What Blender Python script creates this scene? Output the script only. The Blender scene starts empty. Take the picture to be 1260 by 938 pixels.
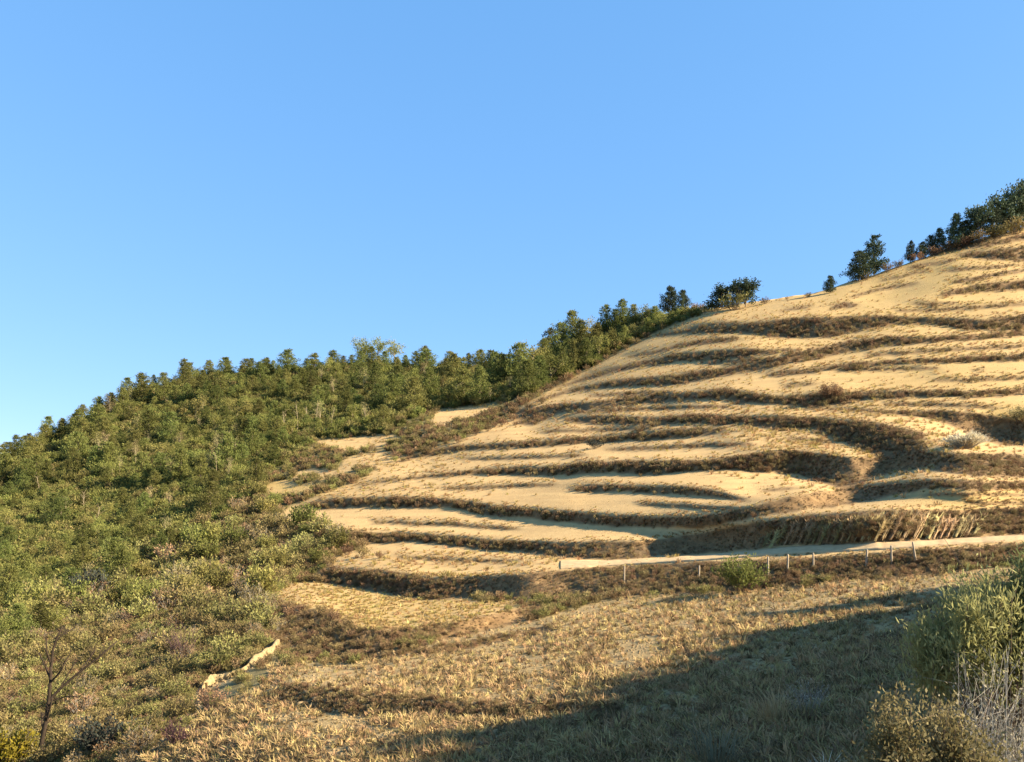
import bpy, math, random
import numpy as np

rnd = random.Random(7)
rs = np.random.RandomState(11)
scene = bpy.context.scene
col = scene.collection

# ------------------------------------------------------------------ camera, world, sun, exposure
F = 1000.0          # focal length in photograph pixels (frame 1260 wide)
CX, HY = 630.0, 640.0   # principal column, horizon row
SUN_AZ, SUN_EL = 104.0, 28.0     # degrees clockwise from the view direction (+Y), above the horizon

cam_d = bpy.data.cameras.new("camera")
cam = bpy.data.objects.new("camera", cam_d)
col.objects.link(cam)
cam.location = (0, 0, 0)
cam.rotation_euler = (math.radians(90), 0, 0)
cam_d.sensor_width = 36.0
cam_d.lens = 36.0 * F / 1260.0
cam_d.shift_y = (HY - 469.0) / 1260.0
cam_d.clip_start = 0.1
cam_d.clip_end = 30000.0
scene.camera = cam

world = bpy.data.worlds.new("World")
scene.world = world
world.use_nodes = True
wn = world.node_tree
bg = wn.nodes["Background"]
sky = wn.nodes.new("ShaderNodeTexSky")
sky.sky_type = 'NISHITA'
sky.sun_disc = False
sky.sun_elevation = math.radians(SUN_EL)
sky.sun_rotation = math.radians(SUN_AZ)
sky.altitude = 1200
sky.air_density = 0.5
sky.dust_density = 0.0
sky.ozone_density = 6.0
sep = wn.nodes.new("ShaderNodeSeparateColor"); cmb = wn.nodes.new("ShaderNodeCombineColor")   # a phone camera's response to the sky
wn.links.new(sky.outputs[0], sep.inputs[0])
for i, (k, gm) in enumerate([(1.129, .65), (1.48, .42), (2.126, .30)]):
    pw = wn.nodes.new("ShaderNodeMath"); pw.operation = 'POWER'; pw.inputs[1].default_value = gm
    ml = wn.nodes.new("ShaderNodeMath"); ml.operation = 'MULTIPLY'; ml.inputs[1].default_value = k
    wn.links.new(sep.outputs[i], pw.inputs[0]); wn.links.new(pw.outputs[0], ml.inputs[0]); wn.links.new(ml.outputs[0], cmb.inputs[i])
wn.links.new(cmb.outputs[0], bg.inputs[0])
bg.inputs[1].default_value = 0.10

sun_d = bpy.data.lights.new("sun", 'SUN')
sun_d.energy = 4.8
sun_d.angle = math.radians(0.5)
sun_d.color = (1.0, 0.87, 0.68)
sun = bpy.data.objects.new("sun", sun_d)
col.objects.link(sun)
a, e = math.radians(SUN_AZ), math.radians(SUN_EL)
SUN = np.array([math.sin(a) * math.cos(e), math.cos(a) * math.cos(e), math.sin(e)])
from mathutils import Vector
sun.rotation_euler = Vector(SUN).to_track_quat('Z', 'Y').to_euler()

scene.view_settings.view_transform = 'Standard'
scene.view_settings.look = 'None'
scene.view_settings.gamma = 1.0
scene.view_settings.exposure = 1.95

# ------------------------------------------------------------------ helpers
def tag(o, label, cat=None, group=None, kind=None):
    o["label"] = label
    if cat: o["category"] = cat
    if group: o["group"] = group
    if kind: o["kind"] = kind
    return o

def mesh_np(name, verts, faces, mat_ids=None):
    """faces: (n,3) or (n,4) int array"""
    me = bpy.data.meshes.new(name)
    verts = np.asarray(verts, dtype=np.float32); faces = np.asarray(faces, dtype=np.int32)
    n, k = faces.shape
    me.vertices.add(len(verts)); me.vertices.foreach_set("co", verts.ravel())
    me.loops.add(n * k); me.loops.foreach_set("vertex_index", faces.ravel())
    me.polygons.add(n); me.polygons.foreach_set("loop_start", np.arange(0, n * k, k, dtype=np.int32))
    if mat_ids is not None: me.polygons.foreach_set("material_index", np.asarray(mat_ids, dtype=np.int32))
    me.update(calc_edges=True)
    return me

def new_obj(name, me, parent=None, mat=None):
    o = bpy.data.objects.new(name, me)
    col.objects.link(o)
    if parent is not None: o.parent = parent
    if mat is not None and me is not None and len(me.materials) == 0: me.materials.append(mat)
    return o

def hash2(ix, iy, seed):
    h = (ix.astype(np.int64) * 374761393 + iy.astype(np.int64) * 668265263 + seed * 1442695041) & 0x7fffffff
    h = ((h ^ (h >> 13)) * 1274126177) & 0x7fffffff
    return ((h ^ (h >> 16)) & 0xffff) / 65535.0

def vnoise(x, y, seed=0):
    x0 = np.floor(x); y0 = np.floor(y); fx = x - x0; fy = y - y0
    fx = fx * fx * (3 - 2 * fx); fy = fy * fy * (3 - 2 * fy)
    v00 = hash2(x0, y0, seed); v10 = hash2(x0 + 1, y0, seed)
    v01 = hash2(x0, y0 + 1, seed); v11 = hash2(x0 + 1, y0 + 1, seed)
    return (v00 * (1 - fx) + v10 * fx) * (1 - fy) + (v01 * (1 - fx) + v11 * fx) * fy

def fbm(x, y, octv=4, seed=0):
    s = 0; amp = .5; tot = 0
    for k in range(octv):
        s = s + amp * vnoise(x * 2 ** k + 17.3 * k, y * 2 ** k - 9.1 * k, seed + k); tot += amp; amp *= .5
    return s / tot

def gauss_blur(A, sig, axis):
    r = int(3 * sig + 1); k = np.exp(-.5 * (np.arange(-r, r + 1) / sig) ** 2); k /= k.sum()
    pad = [(0, 0), (0, 0)]; pad[axis] = (r, r)
    P = np.pad(A, pad, mode='edge'); out = np.zeros_like(A)
    n = A.shape[axis]
    for i, w in enumerate(k):
        out += w * (P[i:i + n, :] if axis == 0 else P[:, i:i + n])
    return out

def in_poly(X, Y, poly):
    inside = np.zeros(X.shape, bool); n = len(poly)
    for i in range(n):
        x1, y1 = poly[i]; x2, y2 = poly[(i + 1) % n]
        if y1 == y2: continue
        c = ((Y < y1) != (Y < y2)) & (X < (x2 - x1) * (Y - y1) / (y2 - y1) + x1)
        inside ^= c
    return inside

# ------------------------------------------------------------------ the lie of the land: distance of the ground along each line of sight
xs = np.concatenate([np.arange(-440, -60, 20), np.arange(-60, 1320, 2.5), np.arange(1320, 1700, 20)]).astype(float)
ys = np.arange(200, 941, 2).astype(float)
PX, PY = np.meshgrid(xs, ys)

CREST = [(-440, 650), (-200, 606), (0, 566), (60, 536), (130, 504), (170, 480), (250, 462), (350, 455), (450, 446), (550, 452),
         (630, 450), (660, 436), (700, 418), (760, 398), (800, 388), (870, 380), (940, 370), (1000, 361), (1060, 343), (1120, 323),
         (1180, 301), (1260, 279), (1400, 262), (1700, 260)]
yc = np.interp(xs, *zip(*CREST))
yc = yc + (fbm(xs / 18, xs * 0, 3, 5) - .5) * 3

DCOLS = {
    -440: [(940, 52), (860, 74), (800, 100), (740, 135), (680, 185), (640, 235), (560, 290), (200, 800)],
    0: [(940, 40), (860, 58), (800, 80), (740, 110), (680, 145), (620, 190), (555, 250), (500, 300), (200, 800)],
    150: [(940, 34), (860, 50), (800, 70), (740, 100), (680, 135), (620, 170), (560, 210), (500, 260), (470, 290), (200, 800)],
    350: [(940, 25), (860, 36), (800, 49), (740, 80), (700, 100), (640, 128), (600, 150), (550, 185), (500, 225), (450, 275), (200, 800)],
    600: [(940, 21), (880, 27), (840, 34), (790, 46), (740, 64), (700, 82), (660, 98), (620, 112), (580, 132), (550, 150), (520, 172), (490, 205), (455, 255), (430, 290), (200, 800)],
    900: [(940, 17), (840, 26), (780, 37), (735, 51), (690, 62), (645, 69), (590, 86), (540, 106), (490, 126), (440, 150), (400, 176), (377, 200), (340, 260), (200, 600)],
    1200: [(940, 13), (840, 20), (780, 28), (735, 38), (700, 46), (667, 54), (625, 60), (590, 70), (540, 86), (490, 103), (440, 122), (390, 144), (340, 170), (300, 200), (200, 320)],
    1700: [(940, 11), (840, 17), (780, 24), (735, 33), (700, 40), (667, 47), (625, 53), (590, 62), (540, 77), (490, 93), (440, 112), (390, 135), (340, 162), (300, 192), (200, 310)],
}
kx = sorted(DCOLS)
prof = []
for k in kx:
    p = sorted(DCOLS[k]); yy = np.array([q[0] for q in p], float); ll = np.log([q[1] for q in p])
    v = np.interp(ys, yy, ll)
    prof.append(gauss_blur(v[:, None], 9, 0)[:, 0])
prof = np.array(prof)                         # (ncol, ny)
LD = np.empty_like(PX)
for j in range(len(ys)):
    LD[j] = np.interp(xs, kx, prof[:, j])
ic = (xs >= -60) & (xs < 1320)
LD[:, ic] = gauss_blur(LD[:, ic], 22, 1) if True else LD[:, ic]
# promontories whose left flanks turn away from the sun
def bump(cx, cy, sx, sy, amp):
    global LD
    LD += amp * np.exp(-.5 * (((PX - cx) / sx) ** 2 + ((PY - cy) / sy) ** 2))
bump(1185, 596, 50, 18, -.13)
bump(1020, 588, 55, 22, .07)
bump(850, 662, 80, 17, .10)
bump(1050, 642, 80, 19, -.11)
bump(1235, 528, 50, 16, .09)
bump(1165, 535, 40, 14, -.04)
FOLDS = [(1085, 578, 65, 16), (840, 668, 100, 18), (1000, 618, 130, 14), (1215, 528, 45, 18), (650, 722, 60, 18), (610, 765, 60, 12)]
fold = np.zeros_like(PX)
for (cx_, cy_, sx_, sy_) in FOLDS:
    fold = np.maximum(fold, np.exp(-.5 * (((PX - cx_) / sx_) ** 2 + ((PY - cy_) / sy_) ** 2)))

# banks between the terraces: (column, upper edge, lower edge)
BANKS = [
 [(1165,309,311),(1200,299,306),(1260,287,297)],
 [(1170,314,316),(1200,309,319),(1260,302,322)],
 [(1155,335,337),(1175,330,335),(1220,326,331),(1260,324,326)],
 [(1165,347,350),(1190,342,349),(1230,334,341),(1260,329,335)],
 [(1150,363,367),(1170,357,366),(1200,350,361),(1260,343,357)],
 [(1015,380,383),(1040,370,380),(1062,374,377)],
 [(800,412,416),(830,408,413),(870,402,409),(920,398,411),(960,392,417),(1020,390,416),(1060,389,410),(1100,388,400),(1150,391,400),(1200,393,406),(1260,386,407)],
 [(765,440,443),(800,432,437),(840,422,428),(880,414,422),(915,413,418)],
 [(680,477,480),(700,470,474),(740,456,464),(780,447,455),(820,437,448),(870,431,443),(920,429,440),(950,430,437),(985,428,431)],
 [(650,494,499),(700,478,484),(740,471,479),(780,466,478),(820,462,476),(860,456,470),(900,450,462),(940,445,455),(1000,427,443),(1060,418,431),(1100,413,425),(1140,415,423),(1200,410,419),(1260,406,414)],
 [(935,460,462),(960,457,464),(1000,452,459),(1060,445,451),(1130,441,447),(1200,438,446),(1260,435,445)],
 [(1190,455,458),(1215,453,457)],
 [(628,505,526),(660,500,522),(700,496,506),(740,493,503),(800,487,497),(860,482,493),(900,478,494),(930,485,496),(960,487,498),(1000,482,500),(1040,483,499),(1070,482,492),(1120,481,490),(1200,480,489),(1260,476,485)],
 [(690,512,521),(740,510,522),(800,513,523),(860,510,523),(920,512,522),(960,511,530),(1000,513,528),(1040,517,545),(1080,520,562),(1120,527,565),(1145,534,556)],
 [(960,502,504),(1020,502,505),(1060,503,507),(1100,504,511),(1140,506,515),(1170,507,525),(1200,508,540),(1230,512,548),(1260,518,550)],
 [(480,571,573),(510,560,566),(540,552,562),(580,548,555),(620,545,553),(660,542,550),(740,535,546),(800,530,542),(860,527,539),(900,524,532)],
 [(428,598,600),(470,591,595),(520,585,590),(580,579,585),(620,575,584),(700,572,586),(740,569,584),(800,566,584),(860,567,582),(900,563,579),(940,556,582),(980,553,584),(1010,558,594),(1040,563,602),(1070,562,590),(1100,558,580),(1140,556,575),(1160,553,565)],
 [(696,601,603),(720,597,607),(760,597,606),(800,597,607),(850,600,611),(890,607,615),(925,614,619)],
 [(360,622,626),(400,613,626),(450,612,625),(500,611,625),(540,614,624),(580,618,631),(620,623,637),(700,629,643),(780,635,648),(820,637,650),(860,635,649),(900,629,643),(950,617,633),(1000,605,627),(1050,597,620),(1100,593,610),(1140,590,602),(1200,590,603),(1260,592,604)],
 [(1140,557,580),(1170,557,583),(1200,557,586),(1260,561,589)],
 [(400,652,672),(450,655,670),(500,655,668),(560,659,671),(620,665,680),(660,666,681),(700,668,687),(740,666,690),(800,665,688),(840,659,683),(880,652,681),(920,645,678),(960,637,671),(1020,631,671),(1080,627,668),(1140,627,665),(1200,627,662),(1260,624,658)],
 [(385,702,712),(400,700,718),(450,699,725),(500,705,736),(530,711,740),(560,711,736),(600,708,739),(640,706,740),(680,702,738),(720,699,738),(760,696,736),(800,694,732),(860,691,730),(900,690,728),(960,688,724),(1020,685,716),(1100,679,712),(1200,672,702),(1260,668,695)],
 [(330,745,800),(370,745,812),(410,755,815),(440,775,815),(480,778,797),(520,772,792),(560,765,785),(600,757,778),(640,747,765),(680,740,752)],
 [(440,808,814),(520,797,807),(600,785,796),(690,766,775)],
 [(335,845,862),(380,842,873),(430,852,882),(500,856,880),(560,864,884),(620,869,886),(700,870,884),(780,872,882)],
]
MINOR = [
 [(1040,366,368),(1090,353,356),(1135,345,348)], [(955,383,385),(1005,374,377)], [(1115,371,373),(1150,373,376),(1185,371,373)], [(840,404,406),(880,397,400),(920,394,396)],
 [(1060,437,439),(1130,431,434),(1260,424,427)], [(1140,468,470),(1200,465,468),(1260,463,466)], [(1080,495,497),(1150,497,500),(1235,499,502)], [(955,474,476),(1010,470,472)],
 [(720,487,489),(780,483,486),(835,480,483)], [(700,506,508),(760,503,506),(830,500,503),(905,499,502)], [(660,531,533),(720,528,531),(810,524,527)], [(560,565,567),(640,562,564),(725,559,561)],
 [(540,601,603),(600,598,601),(690,594,596)], [(450,640,642),(560,644,647),(645,651,653)], [(480,684,686),(560,688,691),(645,690,692)], [(1110,331,333),(1150,323,326),(1185,317,319)],
 [(1075,347,349),(1120,336,338),(1150,330,332)], [(1190,356,358),(1230,351,354),(1260,349,352)], [(1095,381,383),(1160,380,383),(1260,372,375)], [(860,446,448),(920,442,445),(965,440,443)],
 [(740,553,555),(840,548,551),(930,545,548)], [(960,538,540),(1010,541,544),(1035,547,550)], [(780,619,621),(860,623,626),(915,625,627)], [(930,605,607),(985,598,600)],
 [(1130,609,611),(1190,606,609),(1260,608,611)], [(1180,618,620),(1260,617,620)], [(690,449,451),(740,441,444)], [(1020,455,457),(1100,452,455),(1160,452,454)]]
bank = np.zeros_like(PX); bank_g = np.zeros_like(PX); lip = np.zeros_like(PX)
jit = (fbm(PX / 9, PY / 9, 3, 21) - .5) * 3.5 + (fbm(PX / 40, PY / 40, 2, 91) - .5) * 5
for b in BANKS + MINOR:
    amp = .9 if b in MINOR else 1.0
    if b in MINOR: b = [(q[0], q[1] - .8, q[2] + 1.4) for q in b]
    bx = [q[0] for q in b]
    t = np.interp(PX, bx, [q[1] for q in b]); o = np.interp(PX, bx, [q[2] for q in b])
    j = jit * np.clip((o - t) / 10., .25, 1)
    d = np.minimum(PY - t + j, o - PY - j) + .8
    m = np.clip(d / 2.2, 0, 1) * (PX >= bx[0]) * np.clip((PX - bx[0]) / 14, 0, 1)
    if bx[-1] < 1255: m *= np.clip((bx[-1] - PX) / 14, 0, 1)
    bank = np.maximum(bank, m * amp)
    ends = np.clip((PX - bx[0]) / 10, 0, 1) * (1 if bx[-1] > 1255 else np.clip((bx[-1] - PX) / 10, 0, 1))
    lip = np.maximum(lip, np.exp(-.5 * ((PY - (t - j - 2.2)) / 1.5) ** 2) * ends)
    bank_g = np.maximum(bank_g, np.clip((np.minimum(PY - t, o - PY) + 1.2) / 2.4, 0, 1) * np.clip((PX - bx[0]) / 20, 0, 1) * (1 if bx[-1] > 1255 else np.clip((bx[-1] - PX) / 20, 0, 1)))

HILL = [(335,648),(345,632),(360,622),(400,606),(430,596),(480,571),(540,550),(620,520),(640,503),(700,467),(760,436),(800,413),(830,400),
        (870,382),(940,368),(1040,342),(1120,318),(1180,296),(1260,272),(1800,250),(1800,684),(1260,674),(1000,690),(700,709),(520,712),(400,704),(395,690),(440,676),(400,655)]
BENCHES = [HILL, [(335,735),(360,718),(420,716),(500,728),(560,738),(620,740),(640,742),(600,762),(520,780),(450,780),(400,760),(350,752)],
           [(392,540),(480,536),(500,543),(470,551),(430,556),(400,553)], [(420,567),(470,556),(500,559),(470,579),(420,580)],
           [(360,586),(370,579),(420,577),(440,583),(400,591)], [(312,604),(345,592),(395,595),(380,608),(330,613)],
           [(525,530),(540,507),(570,499),(612,499),(600,508),(570,520)]]
FIELD = [(170,1000),(175,938),(240,885),(330,840),(330,820),(440,815),(530,793),(620,772),(750,738),(900,728),(1100,711),(1200,701),(1800,680),(1800,1000)]
FOREST = [(-500,640),(-500,420),(300,300),(900,300),(880,381),(830,398),(800,411),(760,434),(700,465),(640,490),(620,494),(530,506),(480,534),(390,540),(320,598),(280,640),(200,680),(100,722),(0,755),(-500,780)]
wob = (fbm(PX / 16, PY / 16, 3, 3) - .5) * 16; wob2 = (fbm(PX / 16, PY / 16, 3, 8) - .5) * 10
bench = np.zeros_like(PX)
for p in BENCHES:
    bench = np.maximum(bench, in_poly(PX + wob * (1 if p is not HILL else .35), PY + wob2 * (1 if p is not HILL else .35), p).astype(float))
field = in_poly(PX + wob, PY + wob2, FIELD).astype(float)
forest = in_poly(PX + wob * .4, PY + wob2 * .4, FOREST).astype(float)
bench *= 1 - np.maximum(bank, field)
field *= 1 - bank
lush = np.zeros_like(PX)
for (cx_, cy_, sx_, sy_, am_) in [(1205, 611, 70, 12, .75), (470, 745, 90, 22, .6), (1130, 345, 150, 60, .6), (1150, 460, 130, 30, .5), (900, 420, 140, 40, .3), (340, 602, 40, 10, .8), (1255, 510, 40, 14, .8)]:
    lush = np.maximum(lush, am_ * np.exp(-.5 * (((PX - cx_) / sx_) ** 2 + ((PY - cy_) / sy_) ** 2)))
rough = np.zeros_like(PX)
for (cx_, cy_, sx_, sy_, am_) in [(780, 470, 110, 40, .45), (950, 402, 110, 20, .9), (1040, 535, 80, 34, 1), (690, 500, 70, 26, .5), (1180, 318, 90, 24, .6), (900, 520, 120, 18, .6), (1060, 400, 70, 16, .7), (500, 560, 60, 20, .7), (560, 690, 120, 8, .5), (470, 605, 80, 10, .4)]:
    rough = np.maximum(rough, am_ * np.exp(-.5 * (((PX - cx_) / sx_) ** 2 + ((PY - cy_) / sy_) ** 2)))
rough *= .7 * np.clip(-.35 + 2.2 * fbm(PX / 30, PY / 5, 4, 67), 0, 1)
lush *= np.clip(.4 + 1.2 * fbm(PX / 14, PY / 6, 3, 66), 0, 1)
LEDGES = [([(246,848),(258,838),(276,831),(297,826),(312,814),(326,802),(346,787)], 12), ([(165,940),(185,926),(205,914),(222,906)], 11)]
clear = np.zeros_like(PX)
for lp, th in LEDGES:
    yl = np.interp(PX, [q[0] for q in lp], [q[1] for q in lp])
    clear = np.maximum(clear, (PX > lp[0][0] - 6) * (PX < lp[-1][0] + 4) * (PY > yl - 4) * (PY < yl + 46) * 1.0)
bare = np.zeros_like(PX)
for lp in ([(150,950),(165,938),(185,925),(205,912),(228,895),(243,868),(246,850)], [(243,856),(258,842),(276,834),(297,828),(312,816),(326,804),(346,789)]):
    for (xa, ya), (xb, yb) in zip(lp[:-1], lp[1:]):
        tp = np.clip(((PX - xa) * (xb - xa) + (PY - ya) * (yb - ya)) / ((xb - xa) ** 2 + (yb - ya) ** 2), 0, 1)
        dd = np.hypot(PX - xa - tp * (xb - xa), PY - ya - tp * (yb - ya))
        bare = np.maximum(bare, np.clip((7.5 + wob * .7 - dd) / 3, 0, 1))
brush = np.clip(1 - bench - field - bank - forest, 0, 1)

# benches lie flatter and banks steeper than the mean slope
rate = -np.gradient(LD, axis=0)          # per row (2 px), positive upwards
bench_g = gauss_blur(gauss_blur(bench * (1 - bank_g), 6, 1), 1.0, 0)
bank_g = gauss_blur(bank_g, 3, 1)
w = 1.0 + .75 * bench_g - .68 * bank_g
w = np.where(bank_g > .5, w * (1 - .65 * fold), w)
w = np.where(field > .5, 1.0, w)
wbar = gauss_blur(w, 16, 0)
I = -np.cumsum(rate * (w / wbar - 1), axis=0)
I -= gauss_blur(I, 22, 0)
I[:, ic] = gauss_blur(I[:, ic], 4, 1)
LD = LD + np.clip(I, -.1, .1)

def uvidx(px, py):
    fx = np.interp(px, xs, np.arange(len(xs))); fy = np.clip((np.asarray(py, float) - ys[0]) / 2.0, 0, len(ys) - 1.001)
    return fx, fy
def samp(A, px, py):
    fx, fy = uvidx(px, py); ix = np.minimum(fx.astype(int), len(xs) - 2); iy = fy.astype(int)
    ax = fx - ix; ay = fy - iy
    return ((A[iy, ix] * (1 - ax) + A[iy, ix + 1] * ax) * (1 - ay) + (A[iy + 1, ix] * (1 - ax) + A[iy + 1, ix + 1] * ax) * ay)
# small relief in metres along the sight line
Dm = np.exp(LD); WX = (PX - CX) / F * Dm; WZ = -(PY - HY) / F * Dm
rel = (fbm(WX / 1.6, (WZ + Dm * .6) / 1.6, 4, 40) - .5)
rel2 = (fbm(WX / .35, (WZ + Dm * .5) / .35, 3, 50) - .5)
LD = LD + (rel * (.07 + 1.1 * bank + .5 * brush) + rel2 * (.05 + .15 * bank) * np.clip(Dm / 60, .15, 1)) / Dm * np.clip(Dm / 40, .12, 1)

def ground(px, py):
    """points of the ground where the sight lines through (px, py) meet it"""
    px = np.atleast_1d(np.asarray(px, float)); py = np.atleast_1d(np.asarray(py, float))
    d = np.exp(samp(LD, px, np.minimum(py, 938)))
    d = np.where(py > 938, d * (938 - HY) / np.maximum(py - HY, 1), d)
    return np.stack([(px - CX) / F * d, d, -(py - HY) / F * d], -1)
def g1(px, py): return ground(px, py)[0]

# ------------------------------------------------------------------ materials
def mat_new(name, rough=.9):
    m = bpy.data.materials.new(name); m.use_nodes = True
    nt = m.node_tree; b = nt.nodes["Principled BSDF"]
    b.inputs["Roughness"].default_value = rough
    b.inputs["Specular IOR Level"].default_value = .12
    return m, nt, b
def N(nt, t, **kw):
    n = nt.nodes.new(t)
    for k, v in kw.items(): setattr(n, k, v)
    return n
def noise(nt, scale, detail=4, rough=.6, vec=None):
    n = N(nt, "ShaderNodeTexNoise"); n.inputs["Scale"].default_value = scale
    n.inputs["Detail"].default_value = detail; n.inputs["Roughness"].default_value = rough
    if vec is not None: nt.links.new(vec, n.inputs["Vector"])
    return n.outputs["Fac"]
def ramp(nt, fac, stops):
    r = N(nt, "ShaderNodeValToRGB"); e = r.color_ramp.elements
    while len(e) < len(stops): e.new(.5)
    for i, (p, c) in enumerate(stops):
        e[i].position = p; e[i].color = (*c, 1)
    nt.links.new(fac, r.inputs[0]); return r.outputs[0]
def mix(nt, fac, a, b, mode='MIX'):
    m = N(nt, "ShaderNodeMix", data_type='RGBA', blend_type=mode)
    if hasattr(fac, 'links'): nt.links.new(fac, m.inputs[0])
    else: m.inputs[0].default_value = fac
    for s, v in ((6, a), (7, b)):
        if hasattr(v, 'links'): nt.links.new(v, m.inputs[s])
        else: m.inputs[s].default_value = (*v, 1)
    return m.outputs[2]
def attr(nt, name):
    n = N(nt, "ShaderNodeAttribute"); n.attribute_name = name; return n.outputs["Fac"]
def bumpn(nt, b, h, strength, dist):
    n = N(nt, "ShaderNodeBump"); n.inputs["Strength"].default_value = strength; n.inputs["Distance"].default_value = dist
    nt.links.new(h, n.inputs["Height"]); nt.links.new(n.outputs[0], b.inputs["Normal"])

def land_material():
    m, nt, b = mat_new("land", .95)
    tc = N(nt, "ShaderNodeTexCoord").outputs["Object"]
    n1 = noise(nt, .09, 5, .65, tc); n2 = noise(nt, 1.3, 6, .7, tc); n3 = noise(nt, 6.0, 4, .7, tc)
    straw = mix(nt, n1, (.46, .295, .122), (.57, .40, .18))
    straw = mix(nt, ramp(nt, n2, [(.35, (0, 0, 0)), (.7, (1, 1, 1))]), straw, (.44, .28, .115))
    mp = N(nt, "ShaderNodeMapping"); mp.inputs["Scale"].default_value = (.06, .06, 1.5); nt.links.new(tc, mp.inputs[0])
    n4 = noise(nt, 1.0, 5, .7, mp.outputs[0])
    straw = mix(nt, ramp(nt, n4, [(.42, (0, 0, 0)), (.62, (.55, .55, .55))]), straw, (.35, .225, .098))
    straw = mix(nt, attr(nt, "rough"), straw, ramp(nt, n2, [(.3, (.22, .14, .06)), (.6, (.37, .25, .10))]))
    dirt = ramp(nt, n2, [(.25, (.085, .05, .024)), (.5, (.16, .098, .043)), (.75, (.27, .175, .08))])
    nf = noise(nt, .35, 4, .6, tc)
    stub = ramp(nt, n3, [(.25, (.16, .105, .045)), (.5, (.32, .22, .095)), (.75, (.46, .335, .15))])
    stub = mix(nt, ramp(nt, nf, [(.42, (0, 0, 0)), (.6, (.6, .6, .6))]), stub, (.22, .165, .085))
    scrub = ramp(nt, n2, [(.25, (.08, .065, .025)), (.55, (.20, .155, .065)), (.8, (.30, .24, .11))])
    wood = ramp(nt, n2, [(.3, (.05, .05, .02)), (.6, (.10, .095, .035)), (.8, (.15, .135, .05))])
    straw = mix(nt, attr(nt, "lush"), straw, (.34, .235, .075))
    c = mix(nt, attr(nt, "brush"), straw, scrub)
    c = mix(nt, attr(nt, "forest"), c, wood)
    c = mix(nt, attr(nt, "field"), c, stub)
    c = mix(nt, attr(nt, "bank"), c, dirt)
    c = mix(nt, attr(nt, "bare"), c, ramp(nt, n2, [(.3, (.26, .185, .09)), (.6, (.42, .315, .165))]))
    nt.links.new(c, b.inputs["Base Color"])
    bumpn(nt, b, n3, .5, .12)
    return m
M_LAND = land_material()

def plain_mat(name, c1, c2, scale=3.0, rough=.9, bump=.0):
    m, nt, b = mat_new(name, rough)
    tc = N(nt, "ShaderNodeTexCoord").outputs["Object"]
    f = noise(nt, scale, 5, .7, tc)
    nt.links.new(ramp(nt, f, [(.3, c1), (.7, c2)]), b.inputs["Base Color"])
    if bump: bumpn(nt, b, f, bump, .05)
    return m

def leaf_mat(name, dark, mid, light, transl=.25, scale=1.1, vary=(.65, 1.4)):
    """foliage: colour varies from plant to plant and from clump to clump"""
    m, nt, b = mat_new(name, .75)
    oi = N(nt, "ShaderNodeObjectInfo")
    tc = N(nt, "ShaderNodeTexCoord").outputs["Object"]
    f = noise(nt, scale, 3, .7, tc)
    c = ramp(nt, f, [(.3, dark), (.52, mid), (.74, light)])
    hsv = N(nt, "ShaderNodeHueSaturation")
    mr = N(nt, "ShaderNodeMapRange"); nt.links.new(oi.outputs["Random"], mr.inputs[0])
    mr.inputs[3].default_value, mr.inputs[4].default_value = vary
    nt.links.new(mr.outputs[0], hsv.inputs["Value"])
    mul = N(nt, "ShaderNodeMath", operation='MULTIPLY_ADD'); nt.links.new(oi.outputs["Random"], mul.inputs[0])
    fr = N(nt, "ShaderNodeMath", operation='FRACT'); m7 = N(nt, "ShaderNodeMath", operation='MULTIPLY')
    nt.links.new(oi.outputs["Random"], m7.inputs[0]); m7.inputs[1].default_value = 7.31
    nt.links.new(m7.outputs[0], fr.inputs[0]); nt.links.new(fr.outputs[0], mul.inputs[0])
    mul.inputs[1].default_value = .05; mul.inputs[2].default_value = .475
    nt.links.new(mul.outputs[0], hsv.inputs["Hue"]); nt.links.new(c, hsv.inputs["Color"])
    nt.links.new(hsv.outputs[0], b.inputs["Base Color"])
    if transl > 0:
        t = N(nt, "ShaderNodeBsdfTranslucent"); nt.links.new(hsv.outputs[0], t.inputs[0])
        mx = N(nt, "ShaderNodeMixShader"); mx.inputs[0].default_value = transl
        out = nt.nodes["Material Output"]
        nt.links.new(b.outputs[0], mx.inputs[1]); nt.links.new(t.outputs[0], mx.inputs[2]); nt.links.new(mx.outputs[0], out.inputs[0])
    return m

M_BARK = plain_mat("bark", (.10, .07, .05), (.22, .17, .12), 4, .9)
M_PALEBARK = plain_mat("pale_bark", (.18, .14, .08), (.30, .24, .14), 4, .9)
M_TWIG = plain_mat("twig", (.08, .055, .035), (.16, .11, .07), 6, .9)
M_GREYTWIG = plain_mat("grey_twig", (.20, .18, .14), (.36, .32, .25), 6, .9)
M_PINE = leaf_mat("pine_needles", (.06, .07, .022), (.155, .16, .042), (.25, .245, .07), .42)
M_RIDGEPINE = leaf_mat("ridge_pine_needles", (.03, .05, .032), (.06, .08, .04), (.09, .11, .05), .2)
M_BROAD = leaf_mat("broadleaf_foliage", (.10, .10, .027), (.21, .20, .053), (.31, .285, .083), .42)
M_OLIVE = leaf_mat("olive_scrub_foliage", (.10, .085, .03), (.225, .19, .065), (.34, .29, .11), .3)
M_TAN = leaf_mat("dry_scrub_foliage", (.12, .08, .035), (.25, .175, .08), (.38, .28, .14), .25)
M_BROWN = leaf_mat("brown_brush", (.10, .065, .03), (.22, .145, .066), (.36, .25, .12), .25)
M_STRAW = leaf_mat("straw", (.30, .20, .085), (.45, .32, .14), (.57, .43, .21), .35, 1.1, (.85, 1.2))
M_PALE = leaf_mat("pale_straw", (.38, .32, .20), (.55, .48, .32), (.68, .62, .45), .2)
M_FRESH = leaf_mat("fresh_green_foliage", (.07, .10, .025), (.16, .205, .05), (.26, .32, .085), .4)
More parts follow.
